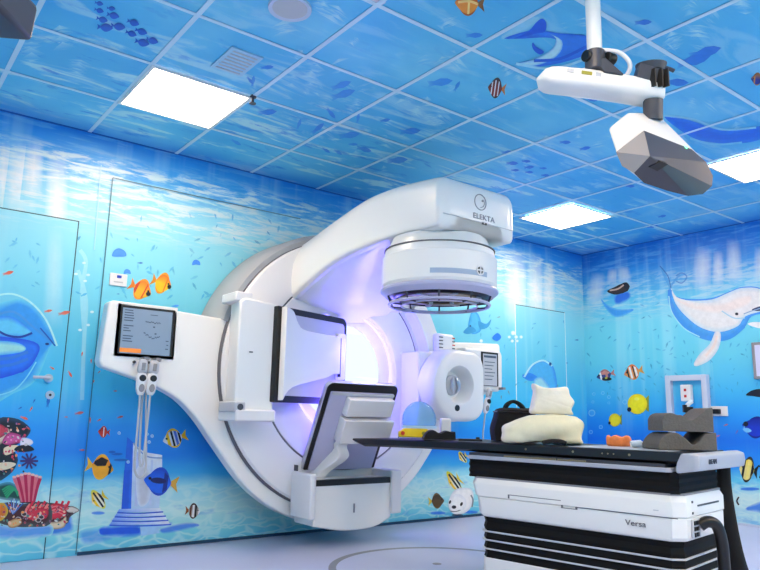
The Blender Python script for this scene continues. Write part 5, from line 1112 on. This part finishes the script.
# grey joint over the far end of the arm, and the stem below
j = D(650, 86, DS + .02)
bm = B(); cyl(bm, D(651, 66, DS + .03), D(649, 96, DS + .02), .040, n=24); cyl(bm, D(651, 64, DS + .03), D(651, 72, DS + .03), .062, .055, n=24); hull(bm, [D(638, 66) + FW * .03 * e for e in (-1, 1)] + [D(634, 80) + FW * .03 * e for e in (-1, 1)] + [D(662, 74) + FW * .03 * e for e in (-1, 1)] + [D(660, 90) + FW * .03 * e for e in (-1, 1)]); JT = mk('joint', bm, M['dgrey'], SN, bev=.003)
for px in (643, 650, 656): bm = B(); q = D(px, 80); box(bm, q.x - .004, q.x + .004, q.y - .055, q.y - .03, q.z - .045, q.z + .03); mk('joint_fin', bm, M['black'], JT)
bm = B(); tube(bm, [D(656, 70), D(666, 68), D(674, 71)], .008, 8); mk('lock_lever', bm, M['dgrey'], JT)
bm = B(); cyl(bm, D(653, 100), D(653, 120), .038, n=24); mk('stem', bm, M['dgrey'], SN)
bm = B(); tube(bm, [D(601, 50), D(618, 52, 2.76), D(628, 60, 2.75), D(630, 68, 2.76), D(626, 76, 2.78)], .009, 8); mk('cable', bm, M['white2'], SN)
# pod: white upper shell over a dark faceted window
V = {'a': D(608, 128, 2.68), 'b': D(628, 112, 2.76), 'c': D(657, 113, 2.84), 'd': D(692, 149, 2.82), 'e': D(713, 176, 2.82), 'f': D(703, 194, 2.76), 'g': D(668, 191, 2.68), 'h': D(622, 166, 2.62),
     'i': D(616, 152, 2.61), 'j': D(644, 130.5, 2.66), 'k': D(692, 149.5, 2.78), 'l': D(650, 156, 2.56), 'm': D(634, 173, 2.59), 'n': D(712, 186, 2.79), 'p': D(706, 162, 2.805), 'q': D(688, 196, 2.72), 'r': D(644, 183, 2.64)}
bm = B(); back = [D(632, 122, 2.98), D(668, 128, 3.02), D(684, 156, 3.0), D(682, 180, 2.92), D(640, 168, 2.88), D(624, 146, 2.86)]
hull(bm, [V[q] for q in 'abcdiejkhgfnpqr'] + back); PD = mk('pod', bm, M['lgrey'] if 0 else mat('pod_white', (.86, .86, .87), .35), SN, bev=.012, seg=3)
nf = lambda p: p + (Vector((0, 0, H)) - p).normalized() * .008
bm = B(); vv = {q: bm.verts.new(nf(V[q])) for q in 'ijkpenfqgrmhl'}
for fs, mi in (('ijl', 1), ('ilmh', 1), ('jkl', 0), ('kpl', 0), ('pel', 0), ('enl', 0), ('nfl', 0), ('fql', 0), ('qgl', 0), ('grl', 0), ('rml', 0)): f = bm.faces.new([vv[q] for q in fs]); f.material_index = mi
cz = sum((V[q] for q in 'ijkefgh'), Vector()) / 7; bk = cz + (cz - Vector((0, 0, H))).normalized() * .10
loop = 'ijkpenfqgrmh'; cb = {q: bm.verts.new(nf(V[q]).lerp(bk, .25)) for q in loop}
for k in range(len(loop)): a_, b_ = loop[k], loop[(k + 1) % len(loop)]; bm.faces.new((vv[a_], vv[b_], cb[b_], cb[a_]))
bm.faces.new([cb[q] for q in loop]); WN = mk('window', bm, [M['podgrey'], M['podlight']], PD, ang=12)
def onw(px, py): return atn(px, py, nf(V['l']), ((V['g'] - V['l']).cross(V['m'] - V['l'])))
bm = B(); n_ = (V['g'] - V['l']).cross(V['m'] - V['l']).normalized(); n_ = n_ if n_.dot(FW) < 0 else -n_
prism(bm, [onw(x, y) + n_ * .002 for x, y in ((649, 167), (660, 161), (668, 164), (657, 171))], n_ * -.02); mk('lens_patch', bm, M['black'], WN)
q = D(686, 147.5, 2.755); bm = B(); bmesh.ops.create_icosphere(bm, subdivisions=2, radius=.006); bmesh.ops.translate(bm, vec=q, verts=bm.verts); mk('status_light', bm, M['green'], PD)
